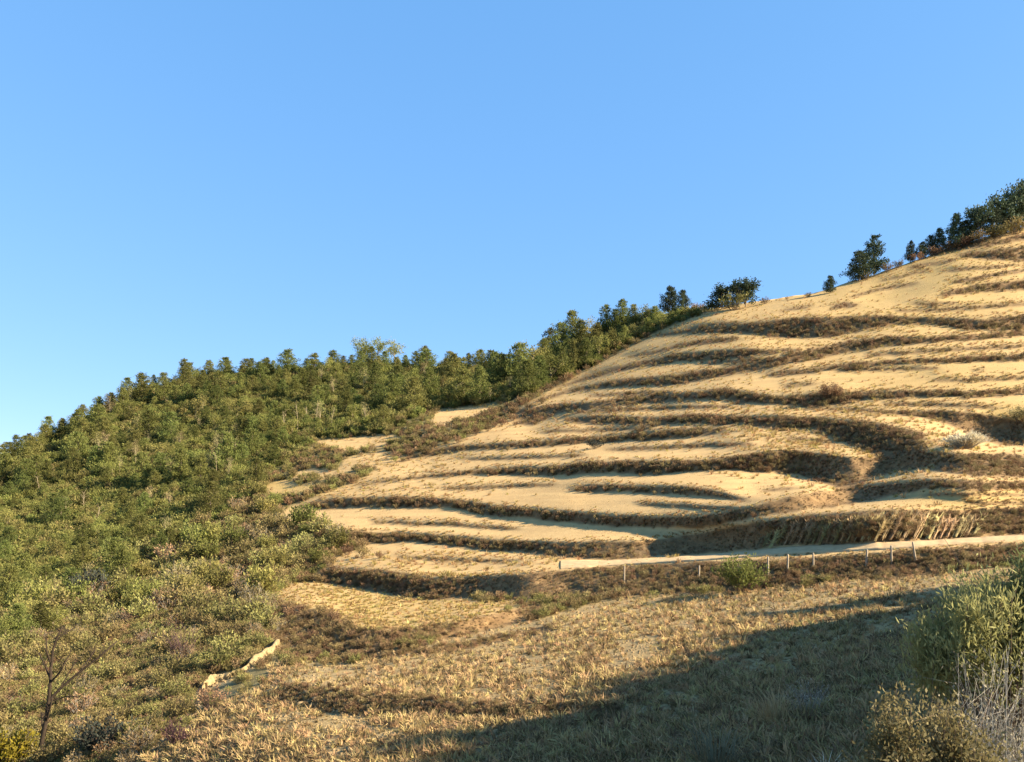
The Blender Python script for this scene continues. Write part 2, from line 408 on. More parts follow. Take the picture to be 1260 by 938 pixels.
M_WILLOW = leaf_mat("yellow_green_foliage", (.11, .105, .04), (.22, .20, .075), (.33, .295, .125), .4)
M_DULL = leaf_mat("dull_green_foliage", (.06, .065, .025), (.13, .13, .05), (.21, .20, .085), .35)
M_LEAFY = leaf_mat("dull_yellow_foliage", (.11, .09, .035), (.24, .19, .08), (.40, .32, .18), .35, 5.0)
M_DRYTWIG = leaf_mat("dry_twigs", (.16, .125, .06), (.28, .22, .10), (.38, .31, .16), .1)
M_PALELEAF = leaf_mat("withered_leaves", (.10, .09, .05), (.19, .17, .10), (.32, .29, .20), .2, 5.0)
M_MEADOW = leaf_mat("meadow_grass", (.25, .18, .06), (.40, .29, .10), (.52, .39, .16), .35, 1.1, (.85, 1.2))
M_WITHERED = leaf_mat("withered_grass", (.16, .13, .075), (.27, .225, .13), (.38, .33, .20), .25)
M_YELLOW = leaf_mat("yellow_foliage", (.14, .12, .015), (.30, .265, .025), (.42, .38, .04), .3)
M_DARKTWIG = plain_mat("dark_twig", (.02, .014, .01), (.05, .035, .022), 6, .9)
M_DARK = leaf_mat("dark_foliage", (.015, .02, .015), (.035, .04, .03), (.06, .065, .04), .1)
M_PURPLE = leaf_mat("purple_brown_twigs", (.04, .022, .022), (.08, .045, .04), (.13, .08, .07), .1)
M_STALK = leaf_mat("corn_stalk", (.26, .18, .08), (.45, .33, .15), (.60, .46, .23), .3, 3.0)
M_POST = plain_mat("weathered_post", (.24, .185, .12), (.36, .29, .20), 5, .8)
M_ROAD = plain_mat("road_dirt", (.36, .24, .12), (.54, .385, .20), 1.6, .95, .6)
M_EARTH = plain_mat("bare_loess", (.17, .12, .055), (.36, .265, .13), 3.5, .95, 1.0)
M_CLOD = plain_mat("dry_clod", (.17, .115, .055), (.34, .24, .12), 2.5, .95)
M_SHADEHILL = plain_mat("scrubby_hill", (.07, .065, .03), (.16, .13, .06), .5, .95)

# ------------------------------------------------------------------ the ground
NT = 330
tt = np.linspace(0, 1, NT)
rows_y = yc[None, :] + tt[:, None] * (938 - yc[None, :])
gx = np.repeat(xs[None, :], NT, 0)
P_main = ground(gx.ravel(), rows_y.ravel()).reshape(NT, len(xs), 3)
crest = P_main[0]
back = []
for k in range(14, 0, -1):              # the far side of the crest falls away
    s = (k / 14.0) ** 2
    yb = crest[:, 1] * (1 + .9 * s)
    q = crest.copy(); q[:, 0] = crest[:, 0] * (1 + .9 * s); q[:, 1] = yb
    q[:, 2] = crest[:, 2] - (yb - crest[:, 1]) * .35 - 1.5 * min(1, k / 3)
    back.append(q)
near_rows = 938 + 30 * (1.22 ** np.arange(1, 22) - 1) * 1.5
front = np.array([ground(xs, np.full(len(xs), r)) for r in near_rows])
ALL = np.concatenate([np.array(back), P_main, front], 0)
nr, ncx = ALL.shape[:2]
idx = np.arange(nr * ncx).reshape(nr, ncx)
fc = np.stack([idx[:-1, :-1], idx[1:, :-1], idx[1:, 1:], idx[:-1, 1:]], -1).reshape(-1, 4)
me = mesh_np("hillside", ALL.reshape(-1, 3), fc)
def full_attr(A):
    a_main = samp(A, gx.ravel(), rows_y.ravel()).reshape(NT, ncx)
    return np.concatenate([np.repeat(a_main[:1], len(back), 0), a_main, np.repeat(a_main[-1:], len(front), 0)], 0)
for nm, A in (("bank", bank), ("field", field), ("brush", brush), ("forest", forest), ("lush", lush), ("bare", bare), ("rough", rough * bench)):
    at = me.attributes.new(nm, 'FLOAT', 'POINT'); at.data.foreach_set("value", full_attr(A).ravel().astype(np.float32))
me.polygons.foreach_set("use_smooth", np.ones(len(fc), bool))
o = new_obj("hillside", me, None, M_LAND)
tag(o, "terraced hillside of dry grass benches, brown banks and a stubble field", kind="structure")

# far ground out to the horizon
R = 15000; ang = np.linspace(0, 2 * math.pi, 64, endpoint=False)
v = [(0, 0, -60)] + [(R * math.cos(t), R * math.sin(t), -60) for t in ang]
o = new_obj("ground", mesh_np("ground", v, [(0, 1 + i, 1 + (i + 1) % 64) for i in range(64)]), None, M_SHADEHILL)
tag(o, "low scrubby ground stretching away beyond the hill", kind="structure")

# dirt road along the foot of the terraces
ROAD = [(455,694,704),(520,690,709),(600,692,707),(700,690,700),(740,690.5,697),(820,687,693),(880,682.5,689),(960,675,683),(1000,672,681),(1100,668,676),(1200,662.5,669.5),(1260,659,666),(1330,656,663)]
rxs = np.arange(690, 1330, 3.0)
rt = np.interp(rxs, [q[0] for q in ROAD], [q[1] for q in ROAD]); rb = np.interp(rxs, [q[0] for q in ROAD], [q[2] for q in ROAD])
ro = [ground(rxs, rt + (rb - rt) * f) for f in np.linspace(0, 1, 6)]
ro = np.array(ro); ro[..., 2] += .07 + .03 * np.sin(np.linspace(0, math.pi, 6))[:, None] + (fbm(rxs / 9, rxs * 0, 3, 2) - .5)[None] * .06
sk = ro[-1:].copy(); sk[..., 2] -= .4; sk0 = ro[:1].copy(); sk0[..., 2] -= .4
ro = np.concatenate([sk0, ro, sk], 0)
i2 = np.arange(ro.shape[0] * ro.shape[1]).reshape(ro.shape[:2])
me = mesh_np("dirt_road", ro.reshape(-1, 3), np.stack([i2[:-1, :-1], i2[1:, :-1], i2[1:, 1:], i2[:-1, 1:]], -1).reshape(-1, 4))
o = new_obj("dirt_road", me, None, M_ROAD)
tag(o, "pale narrow dirt road running along the foot of the terraces", kind="structure")

# wooded spur outside the frame on the right, which shades the near field
EDGE = [(1185, 742), (1120, 744), (1060, 748), (985, 754), (955, 778), (900, 800), (800, 848), (760, 865), (700, 880), (640, 890), (560, 905), (530, 930), (500, 990)]
Pe = ground([q[0] for q in EDGE], [q[1] for q in EDGE])
sh = SUN[:2] / np.linalg.norm(SUN[:2]); tanel = SUN[2] / np.linalg.norm(SUN[:2])
A0 = np.array([46., 46.]); B0 = np.array([26., -14.]); dr = (B0 - A0) / np.linalg.norm(B0 - A0); nrm = np.array([-dr[1], dr[0]])
if nrm[0] > 0: nrm = -nrm
ridge = []
for p in Pe:
    den = sh @ nrm; t = ((A0 - p[:2]) @ nrm) / den
    q = p[:2] + t * sh; ridge.append(((q - A0) @ dr, p[2] + t * tanel))
ridge.sort()
su = np.array([r[0] for r in ridge]); sz = np.array([r[1] for r in ridge])
uu = np.arange(su[0] - 14, su[-1] + 45, 1.0)
zz = np.interp(uu, su, sz); zz = zz - np.clip(su[0] - uu, 0, 14) / 14 * (sz[0] + 6)
zz -= np.clip(uu - su[-1] - 3.2, 0, 6) / 6 * (sz[-1] + 6)
zz += .5 * np.clip((su[-1] - 12 - uu) / 10, -.1, 1) + (fbm(uu / 1.4, uu * 0, 3, 77) - .5) * 2.0
offs = np.array([-11, -8, -5, -2.5, -1, 0, 1.5, 5, 10, 18, 30, 50.])
hgt = np.array([0, .22, .52, .78, .95, 1, .97, .8, .6, .35, .1, 0])
vv = []
for k in range(len(offs)):
    pos = A0[None] + uu[:, None] * dr[None] - offs[k] * nrm[None]
    base = -6.0
    vv.append(np.concatenate([pos, (base + (zz - base) * hgt[k] + (fbm(uu / 2, uu * 0 + k * 3.3, 3, 31) - .5) * (.8 if k != 5 else 0))[:, None]], 1))
vv = np.array(vv); i3 = np.arange(vv.shape[0] * vv.shape[1]).reshape(vv.shape[:2])
me = mesh_np("hill", vv.reshape(-1, 3), np.stack([i3[:-1, :-1], i3[1:, :-1], i3[1:, 1:], i3[:-1, 1:]], -1).reshape(-1, 4))
o = new_obj("hill", me, None, M_SHADEHILL)
tag(o, "scrubby spur of hill beside the near field, out of the picture on the right", kind="structure")

# ------------------------------------------------------------------ plant shapes
class Acc:
    def __init__(s): s.v = []; s.f = []; s.n = 0
    def add(s, v, f):
        v = np.asarray(v, float).reshape(-1, 3); f = np.asarray(f, int).reshape(-1, 3)
        s.v.append(v); s.f.append(f + s.n); s.n += len(v)
    def mesh(s, name): return mesh_np(name, np.concatenate(s.v), np.concatenate(s.f))

def tube(acc, pts, r0, r1, sides=5):
    pts = np.asarray(pts, float); n = len(pts); rings = []
    for i, p in enumerate(pts):
        t = pts[min(i + 1, n - 1)] - pts[max(i - 1, 0)]; t /= (np.linalg.norm(t) + 1e-9)
        u = np.cross(t, [0.3, 1, .1]); u /= np.linalg.norm(u); w_ = np.cross(t, u)
        r = r0 + (r1 - r0) * i / max(n - 1, 1)
        an = np.arange(sides) * 2 * math.pi / sides
        rings.append(p + r * (np.cos(an)[:, None] * u + np.sin(an)[:, None] * w_))
    V = np.concatenate(rings); fs = []
    for i in range(n - 1):
        for k in range(sides):
            a_, b_ = i * sides + k, i * sides + (k + 1) % sides
            fs += [(a_, b_, b_ + sides), (a_, b_ + sides, a_ + sides)]
    for k in range(1, sides - 1): fs.append(((n - 1) * sides, (n - 1) * sides + k, (n - 1) * sides + k + 1))
    acc.add(V, fs)

def leaves(acc, centers, dirs, length, width, R_, spread=.8):
    """one slim leaf (two triangles folded along the rib) at each centre"""
    c = np.asarray(centers, float); n = len(c)
    d = np.asarray(dirs, float) + R_.normal(0, spread, (n, 3)); d /= np.linalg.norm(d, axis=1)[:, None] + 1e-9
    s = np.cross(d, R_.normal(0, 1, (n, 3))); s /= np.linalg.norm(s, axis=1)[:, None] + 1e-9
    L = (length * R_.uniform(.6, 1.3, n))[:, None]; W = (width * R_.uniform(.6, 1.3, n))[:, None]
    q = np.stack([c, c + d * L * .5 + s * W * .5, c + d * L, c + d * L * .5 - s * W * .5], 1)
    f = np.array([[0, 1, 2], [0, 2, 3]])[None] + (np.arange(n) * 4)[:, None, None]
    acc.add(q.reshape(-1, 3), f.reshape(-1, 3))

def make_pine(seed, H=8.0, Rr=2.2, lean=0.0, bare=.16, whorls=11, dens=1.0, sparse=False):
    R_ = np.random.RandomState(seed); tr = Acc(); cr = Acc()
    zs = np.linspace(0, H, 7); bend = np.cumsum(R_.normal(0, .06, (7, 2)), 0) * (H / 8)
    path = np.stack([bend[:, 0] + lean * zs, bend[:, 1], zs], 1); path[0, 2] = -.4
    tube(tr, path, .17 * H / 8, .02, 6)
    for k in range(whorls):
        t = bare + (0.98 - bare) * (k + R_.uniform(-.3, .3)) / (whorls - 1); t = min(max(t, .1), .985)
        base = np.array([np.interp(t * H, zs, path[:, 0]), np.interp(t * H, zs, path[:, 1]), t * H])
        prof_ = (1 - t) ** .6 * (.6 + .4 * min(1, (t - bare + .08) / .2)) + .10
        nb = R_.randint(4, 7); a0 = R_.uniform(0, 6.28)
        for j in range(nb):
            if sparse and R_.uniform() < .3: continue
            an = a0 + j * 6.283 / nb + R_.uniform(-.4, .4)
            L = Rr * prof_ * R_.uniform(.6, 1.25)
            up = R_.uniform(-.05, .35)
            d = np.array([math.cos(an), math.sin(an), up])
            tip = base + d * L; mid = base + d * L * .5 - np.array([0, 0, .05 * L])
            tube(tr, [base, mid, tip], .035 * H / 8 + .01, .01, 3)
            for s_ in np.linspace(.3, 1.05, max(2, int(2 + L * 1.6))):
                c = base + d * L * s_ + R_.normal(0, .10 * L + .05, 3) * [1, 1, .6]
                n = max(4, int(13 * dens))
                leaves(cr, c + R_.normal(0, .13 + .07 * L, (n, 3)), np.tile(d * .6 + [0, 0, .55], (n, 1)), .5 * H / 8, .17 * H / 8, R_, .55)
    n = int(26 * dens)
    leaves(cr, path[-1] + R_.normal(0, .12, (n, 3)) - [0, 0, .25], np.tile([0, 0, 1.], (n, 1)), .5 * H / 8, .15 * H / 8, R_, .45)
    return tr, cr

def make_broad(seed, H=6.0, W=4.5, nclump=34, per=36, leaf=(.34, .2), base=.25, trunk_r=.13):
    R_ = np.random.RandomState(seed); tr = Acc(); cr = Acc()
    th = H * base
    tube(tr, [(0, 0, -.4), (R_.normal(0, .05), R_.normal(0, .05), th), (R_.normal(0, .15), R_.normal(0, .15), H * .6)], trunk_r, trunk_r * .4, 6)
    lobes = [(R_.normal(0, W * .19), R_.normal(0, W * .19), R_.uniform(base + .15, .8) * H) for _ in range(6)]
    for k in range(nclump):
        l = lobes[k % 6]; d = R_.normal(0, 1, 3); d /= np.linalg.norm(d); r = R_.uniform(.45, 1) ** .5
        c = np.array(l) + d * r * np.array([W * .27, W * .27, H * .21])
        c[2] = max(c[2], H * base * .7)
        if k % 3 == 0: tube(tr, [(0, 0, th * R_.uniform(.7, 1)), np.array([c[0] * .5, c[1] * .5, (th + c[2]) * .5]), c], trunk_r * .35, .012, 3)
        n = per; sz = W * .1
        leaves(cr, c + R_.normal(0, sz, (n, 3)) * [1, 1, .75], np.tile(d * .6 + [0, 0, .4], (n, 1)), leaf[0], leaf[1], R_, .7)
    return tr, cr

def make_shrub(seed, H=1.6, W=1.8, stems=26, per=14, leaf=(.16, .07), upright=.8, twig_r=.012, tipbias=.35, hmin=.55, lobes=0, nq=2):
    """many stems from one stool, small leaves along them"""
    R_ = np.random.RandomState(seed); tr = Acc(); cr = Acc()
    lob = [(R_.uniform(0, 6.283), R_.uniform(.3, .9), R_.uniform(.86, 1.03)) for _ in range(max(lobes, 1))]
    for k in range(stems):
        an = R_.uniform(0, 6.283); sp = R_.uniform(.1, 1) ** .7; lf = 1.0
        if lobes:
            la, lr, lf = lob[k % lobes]
            vx, vy = math.cos(la) * lr + R_.normal(0, .17), math.sin(la) * lr + R_.normal(0, .17)
            an, sp = math.atan2(vy, vx), math.hypot(vx, vy)
        b = np.array([math.cos(an), math.sin(an), 0]) * W * .12 * R_.uniform(0, 1)
        h = H * lf * R_.uniform(hmin, 1.03) * (1 - (.35 if hmin < .8 else .1) * sp ** 2)
        tip = b + np.array([math.cos(an) * W * .5 * sp, math.sin(an) * W * .5 * sp, h])
        mid = b + (tip - b) * .5 + np.array([0, 0, h * .1]) + R_.normal(0, .04 * H, 3)
        b[2] = -.12
        tube(tr, [b, mid, tip], twig_r, twig_r * .35, 3)
        for q in range(nq):
            s_ = R_.uniform(.4, .95); p0 = b + (tip - b) * s_ + np.array([0, 0, .05 * h]); tube(tr, [p0, p0 + (R_.normal(0, .16, 3) + [0, 0, .15]) * min(H, W)], twig_r * .5, twig_r * .25, 3)
        if per:
            tpar = tipbias + (1 - tipbias) * R_.uniform(0, 1.05, per)[:, None]
            pos = np.where(tpar < .5, b + (mid - b) * tpar * 2, mid + (tip - mid) * (tpar * 2 - 1))
            leaves(cr, pos + R_.normal(0, .055 * min(H, W), (per, 3)), np.tile((tip - b) / h * upright, (per, 1)), leaf[0], leaf[1], R_, .6)
    return tr, cr

def make_tuft(seed, H=.3, W=.3, blades=16, width=.02, curve=.35):
    R_ = np.random.RandomState(seed); ac = Acc()
    for k in range(blades):
        an = R_.uniform(0, 6.283); r = R_.uniform(0, .5) * W * .5
        b = np.array([math.cos(an) * r, math.sin(an) * r, -.03]); h = H * R_.uniform(.5, 1.1); sp = R_.uniform(.1, 1) * W * .7
        d = np.array([math.cos(an), math.sin(an), 0]); s = np.array([-d[1], d[0], 0]) * width * .5
        m = b + d * sp * .35 + [0, 0, h * .6]; t = b + d * sp + [0, 0, h * (1 - curve * R_.uniform(0, .7))]
        ac.add([b - s, b + s, m + s * .8, m - s * .8, t], [(0, 1, 2), (0, 2, 3), (3, 2, 4)])
    return ac

# ------------------------------------------------------------------ scattered ground cover (stuff)
lip *= bench * (PY < 735)
proto_sets = {}
def proto(setname, acc_list, mats):
    c = bpy.data.collections.new(setname)
    for i, (ac, m) in enumerate(zip(acc_list, mats)):
        me = ac.mesh(setname); me.materials.append(m)
        c.objects.link(bpy.data.objects.new("%s_%02d" % (setname, i), me))
    proto_sets[setname] = c
    return c
def merged(tr, cr):
    a_ = Acc()
    for q in (tr, cr):
        if q.n: a_.add(np.concatenate(q.v), np.concatenate(q.f))
    return a_

def scatter(name, pts, scale, setname, label, tilt=.15):
    n = len(pts); me = bpy.data.meshes.new(name)
    me.vertices.add(n); me.vertices.foreach_set("co", np.asarray(pts, np.float32).ravel())
    ats = me.attributes.new("inst_scale", 'FLOAT', 'POINT'); ats.data.foreach_set("value", np.asarray(scale, np.float32))
    rot = np.stack([rs.normal(0, tilt, n), rs.normal(0, tilt, n), rs.uniform(0, 6.283, n)], 1).astype(np.float32)
    atr = me.attributes.new("inst_rot", 'FLOAT_VECTOR', 'POINT'); atr.data.foreach_set("vector", rot.ravel())
    ati = me.attributes.new("inst_pick", 'INT', 'POINT'); ati.data.foreach_set("value", rs.randint(0, 1000, n).astype(np.int32))
    o = new_obj(name, me)
    ng = bpy.data.node_groups.new(name + "_scatter", 'GeometryNodeTree')
    ng.interface.new_socket("Geometry", in_out='INPUT', socket_type='NodeSocketGeometry')
    ng.interface.new_socket("Geometry", in_out='OUTPUT', socket_type='NodeSocketGeometry')
    gi = ng.nodes.new("NodeGroupInput"); go = ng.nodes.new("NodeGroupOutput")
    iop = ng.nodes.new("GeometryNodeInstanceOnPoints"); ci = ng.nodes.new("GeometryNodeCollectionInfo")
    ci.inputs[0].default_value = proto_sets[setname]; ci.inputs[1].default_value = True; ci.inputs[2].default_value = True
    def na(nm, ty):
        q = ng.nodes.new("GeometryNodeInputNamedAttribute"); q.data_type = ty; q.inputs[0].default_value = nm; return q.outputs[0]
    L = ng.links.new
    L(gi.outputs[0], iop.inputs["Points"]); L(ci.outputs[0], iop.inputs["Instance"])
    iop.inputs["Pick Instance"].default_value = True
    L(na("inst_pick", 'INT'), iop.inputs["Instance Index"]); L(na("inst_scale", 'FLOAT'), iop.inputs["Scale"])
    e2r = ng.nodes.new("FunctionNodeEulerToRotation"); L(na("inst_rot", 'FLOAT_VECTOR'), e2r.inputs[0]); L(e2r.outputs[0], iop.inputs["Rotation"])
    L(iop.outputs[0], go.inputs[0])
    md = o.modifiers.new("scatter", 'NODES'); md.node_group = ng
    tag(o, label, kind="stuff")
    return o

def sample_mask(A, n, xr=(-60, 1320), yr=(250, 960), power=1.0):
    out = []
    tot = 0
    while tot < n:
        x = rs.uniform(xr[0], xr[1], n * 2); y = rs.uniform(yr[0], yr[1], n * 2)
        ok = (y > np.interp(x, xs, yc) + 2) & (rs.uniform(0, 1, n * 2) < samp(A, x, np.minimum(y, 938)) ** power)
        out.append(np.stack([x[ok], y[ok]], 1)); tot += ok.sum()
    return np.concatenate(out)[:n]

proto("dry_grass_tuft", [make_tuft(s, .32, .34, 16, .03) for s in (1, 2, 3, 4)], [M_STRAW, M_STRAW, M_STRAW, M_STRAW])
def clod(seed):
    R_ = np.random.RandomState(seed); ac = Acc(); V = np.array([[1, 0, 0], [-1, 0, 0], [0, 1, 0], [0, -1, 0], [0, 0, .8], [0, 0, -.5], [.7, .7, .4], [-.7, .6, .3], [-.6, -.7, .45], [.7, -.7, .35]]) * R_.uniform(.7, 1.2, (10, 1))
    ac.add(V, [(0, 6, 4), (6, 2, 4), (2, 7, 4), (7, 1, 4), (1, 8, 4), (8, 3, 4), (3, 9, 4), (9, 0, 4), (0, 5, 6), (6, 5, 2), (2, 5, 7), (7, 5, 1), (1, 5, 8), (8, 5, 3), (3, 5, 9), (9, 5, 0)])
    return ac
proto("clod", [clod(s) for s in range(5)], [M_CLOD] * 5)
proto("edge_grass_tuft", [make_tuft(s, .30, .6, 26, .05, .6) for s in (51, 52, 53)], [M_STRAW, M_STRAW, M_STRAW])
proto("meadow_tuft", [make_tuft(s, .30, .6, 26, .05, .6) for s in (54, 55, 56)], [M_MEADOW, M_STRAW, M_MEADOW])
proto("rough_grass_tuft", [make_tuft(s, .42, .75, 26, .045, .7) for s in (41, 42, 43)], [M_STRAW, M_MEADOW, M_STRAW])
proto("bank_brush_clump", [merged(*make_shrub(s, .9, 1.1, 16, 9, (.16, .07), 1, .014)) for s in (5, 6, 7, 8, 9)], [M_BROWN, M_BROWN, M_TAN, M_TAN, M_BROWN])
proto("wood_floor_clump", [merged(*make_shrub(s, 1.3, 1.6, 22, 14, (.24, .11), .8, .014)) for s in (31, 32, 33, 34)], [M_BROAD, M_PINE, M_BROAD, M_OLIVE])
proto("stubble_clump", [make_tuft(s, .26, .46, 15, .034, .8) for s in (11, 12, 13, 14, 15)], [M_STRAW, M_TAN, M_STRAW, M_BROWN, M_STRAW])
proto("scrub_clump", [merged(*make_shrub(s, 1.2, 1.5, 22, 12, (.2, .085), .8, .014)) for s in (21, 22, 23, 24, 25)], [M_OLIVE, M_OLIVE, M_TAN, M_OLIVE, M_BROWN])

patch = np.clip((fbm(PX / 26, PY / 6, 4, 71) - .42) * 5, .06, 1)
q = sample_mask(bench * patch, 4000, yr=(250, 790)); g = ground(q[:, 0], q[:, 1])
scatter("dry_grass", g, rs.uniform(.25, .6, len(g)) * np.clip(g[:, 1] / 120, .6, 1.2), "dry_grass_tuft", "short dry straw coloured grass covering the terrace benches")
meadow = bench * (PY > 705) * (PX < 660) * np.clip(.2 + 1.2 * fbm(PX / 25, PY / 10, 3, 74), 0, 1)
q = sample_mask(meadow, 1500, yr=(700, 790)); g = ground(q[:, 0], q[:, 1])
scatter("meadow_grass", g, rs.uniform(.4, 1.1, len(g)), "meadow_tuft", "uncut yellow grass on the lowest left bench")
q = sample_mask(lip, 6000, yr=(270, 740)); g = ground(q[:, 0], q[:, 1])
scatter("edge_grass", g, rs.uniform(.5, 1.1, len(g)) * np.clip(g[:, 1] / 110, .5, 1.3), "edge_grass_tuft", "pale dry grass along the lips of the terraces")
q = sample_mask(np.clip(bank, 0, 1) * np.clip(.25 + 1.5 * fbm(PX / 12, PY / 8, 3, 72), 0, 1), 17000, yr=(270, 900)); g = ground(q[:, 0], q[:, 1])
gap = np.zeros(len(q)); open_ = np.ones(len(q), bool)
for k in range(1, 16):
    open_ &= samp(bank, q[:, 0], q[:, 1] - 2 * k) > .3; gap += 2.0 * open_
room = (gap + 1.2 + 12 * (q[:, 1] > 738)) / F * g[:, 1] / .95               # brush stays below the lip of its bank
scatter("bank_brush", g, np.maximum(.18, np.minimum(rs.uniform(.3, .9, len(g)) * np.clip(g[:, 1] / 100, .35, 1.15), room)) * (1 - .75 * samp(fold, q[:, 0], q[:, 1])), "bank_brush_clump", "brown dry brush growing thickly on the terrace banks")
q = sample_mask(rough * bench * (1 - lip), 2600, yr=(270, 720)); g = ground(q[:, 0], q[:, 1])
scatter("rough_grass", g, rs.uniform(.6, 1.3, len(g)), "rough_grass_tuft", "rank brownish grass on the neglected upper benches")
fpatch = np.clip(-.2 + 2.2 * fbm(PX / 60, PY / 22, 3, 73), .12, 1)
q = sample_mask(field * fpatch, 30000, yr=(690, 1010)); g = ground(q[:, 0], q[:, 1])
scatter("field_stubble", g, rs.uniform(.35, 1.0, len(g)) ** 1.3 * (.75 + .8 * samp(fpatch, q[:, 0], np.minimum(q[:, 1], 938))), "stubble_clump", "broken straw stubble littering the near field", .5)
q = sample_mask(field * (1.1 - fpatch), 9000, yr=(690, 1010)); g = ground(q[:, 0], q[:, 1])
q2 = np.concatenate([sample_mask(bank * (PY > 800), 900, yr=(790, 900)), sample_mask(bare, 700, xr=(140, 360), yr=(780, 950))]); g2 = ground(q2[:, 0], q2[:, 1]); g = np.concatenate([g, g2])
scatter("earth_clods", g, np.concatenate([rs.uniform(.02, .075, len(g) - len(g2)), rs.uniform(.03, .15, len(g2))]) * (1 + (rs.uniform(0, 1, len(g)) > .97)), "clod", "clods of pale earth lying between the stubble", .6)
q = sample_mask(brush * (1 - .9 * clear) * (1 - .85 * bare), 9000, yr=(480, 960)); g = ground(q[:, 0], q[:, 1])
scatter("scrub_growth", g, rs.uniform(.4, .95, len(g)) * np.clip(g[:, 1] / 80, .5, 1.3), "scrub_clump", "tangled olive and tan scrub covering the gully slope")
q = sample_mask(forest, 8000, yr=(380, 760)); g = ground(q[:, 0], q[:, 1])
scatter("forest_undergrowth", g, rs.uniform(.8, 1.8, len(g)), "wood_floor_clump", "low undergrowth between the trees of the wooded slope")

pv = vv.reshape(-1, 3); pv = pv[rs.randint(0, len(pv), 1500)] + rs.normal(0, .7, (1500, 3)) * [1, 1, .0]
scatter("spur_scrub", pv - [0, 0, .15], rs.uniform(.4, 1.0, 1500), "scrub_clump", "scrub growing over the spur outside the picture on the right")

# ------------------------------------------------------------------ trees and shrubs as individuals
class Kind:
    def __init__(s, name, cat, parts, mats, shapes):
        s.name, s.cat, s.parts = name, cat, parts
        s.variants = []
        for sh_ in shapes:
            ms = []
            for ac, m, pn in zip(sh_, mats, parts):
                me = ac.mesh(pn); me.materials.append(m); ms.append(me)
            s.variants.append(ms)
def plant(kind, pos, label, group=None, scale=1.0, sz=None, rot=None, var=None, name=None, cat=None):
    r = bpy.data.objects.new(name or kind.name, None); col.objects.link(r)
    r.empty_display_size = .3
    r.location = tuple(float(c) for c in pos)
    r.rotation_euler = (0, 0, rnd.uniform(0, 6.283) if rot is None else rot)
    s2 = scale if sz is None else sz
    r.scale = (scale, scale, s2)
    ms = kind.variants[rnd.randrange(len(kind.variants)) if var is None else var]
    for pn, me in zip(kind.parts, ms):
        c = bpy.data.objects.new(pn, me); col.objects.link(c); c.parent = r
    tag(r, label, cat or kind.cat, group)
    return r

TC = ("trunk", "crown"); SF = ("stems", "foliage")
PINE = Kind("pine_tree", "tree", TC, (M_BARK, M_PINE), [make_pine(100 + i, 8, 2.7 + .35 * (i % 3), rnd.uniform(-.04, .04), .06, 11, 1.25) for i in range(7)])
RPINE = Kind("pine_tree", "tree", TC, (M_BARK, M_RIDGEPINE), [make_pine(120 + i, 8, 2.6 + .4 * (i % 3), rnd.uniform(-.03, .03), .08, 11, 1.9, i % 2 == 1) for i in range(5)])
BROAD = Kind("broadleaf_tree", "tree", TC, (M_PALEBARK, M_BROAD), [make_broad(140 + i, 6, 4.2 + .4 * (i % 3)) for i in range(6)])
RBROAD = Kind("broadleaf_tree", "tree", TC, (M_BARK, M_RIDGEPINE), [make_broad(160 + i, 6, 4.8, 52, 60, (.42, .24), .08) for i in range(4)])
LEAFLESS = Kind("leafless_tree", "tree", ("trunk", "crown"), (M_PALEBARK, M_DRYTWIG), [make_broad(170 + i, 6, 3.2, 30, 16, (.55, .045), .3) for i in range(3)])
SCRUB = Kind("scrub_bush", "bush", SF, (M_TWIG, M_OLIVE), [make_shrub(180 + i, 2.0, 2.3, 34, 22, (.24, .10)) for i in range(5)])
YOUNG = Kind("green_shrub", "shrub", SF, (M_TWIG, M_BROAD), [make_shrub(220 + i, 3.2, 3.0, 44, 26, (.34, .15)) for i in range(5)])
TANSCRUB = Kind("scrub_bush", "bush", SF, (M_GREYTWIG, M_TAN), [make_shrub(190 + i, 1.9, 2.1, 34, 16, (.22, .08)) for i in range(4)])
BROWNSH = Kind("brown_shrub", "shrub", SF, (M_TWIG, M_BROWN), [make_shrub(200 + i, 1.8, 2.2, 34, 16, (.22, .09)) for i in range(3)])

def poisson(poly, spacing_fn, tries, seed):
    R_ = random.Random(seed); px_ = [p[0] for p in poly]; py_ = [p[1] for p in poly]; pts = []
    for _ in range(tries):
        x = R_.uniform(min(px_), max(px_)); y = R_.uniform(min(py_), max(py_))
        if not in_poly(np.array([x]), np.array([y]), poly)[0]: continue
        if y < np.interp(x, xs, yc) + 1: continue
        sx, sy = spacing_fn(x, y)
        if all(((x - u) / sx) ** 2 + ((y - v_) / sy) ** 2 > 1 for u, v_ in pts): pts.append((x, y))
    return pts

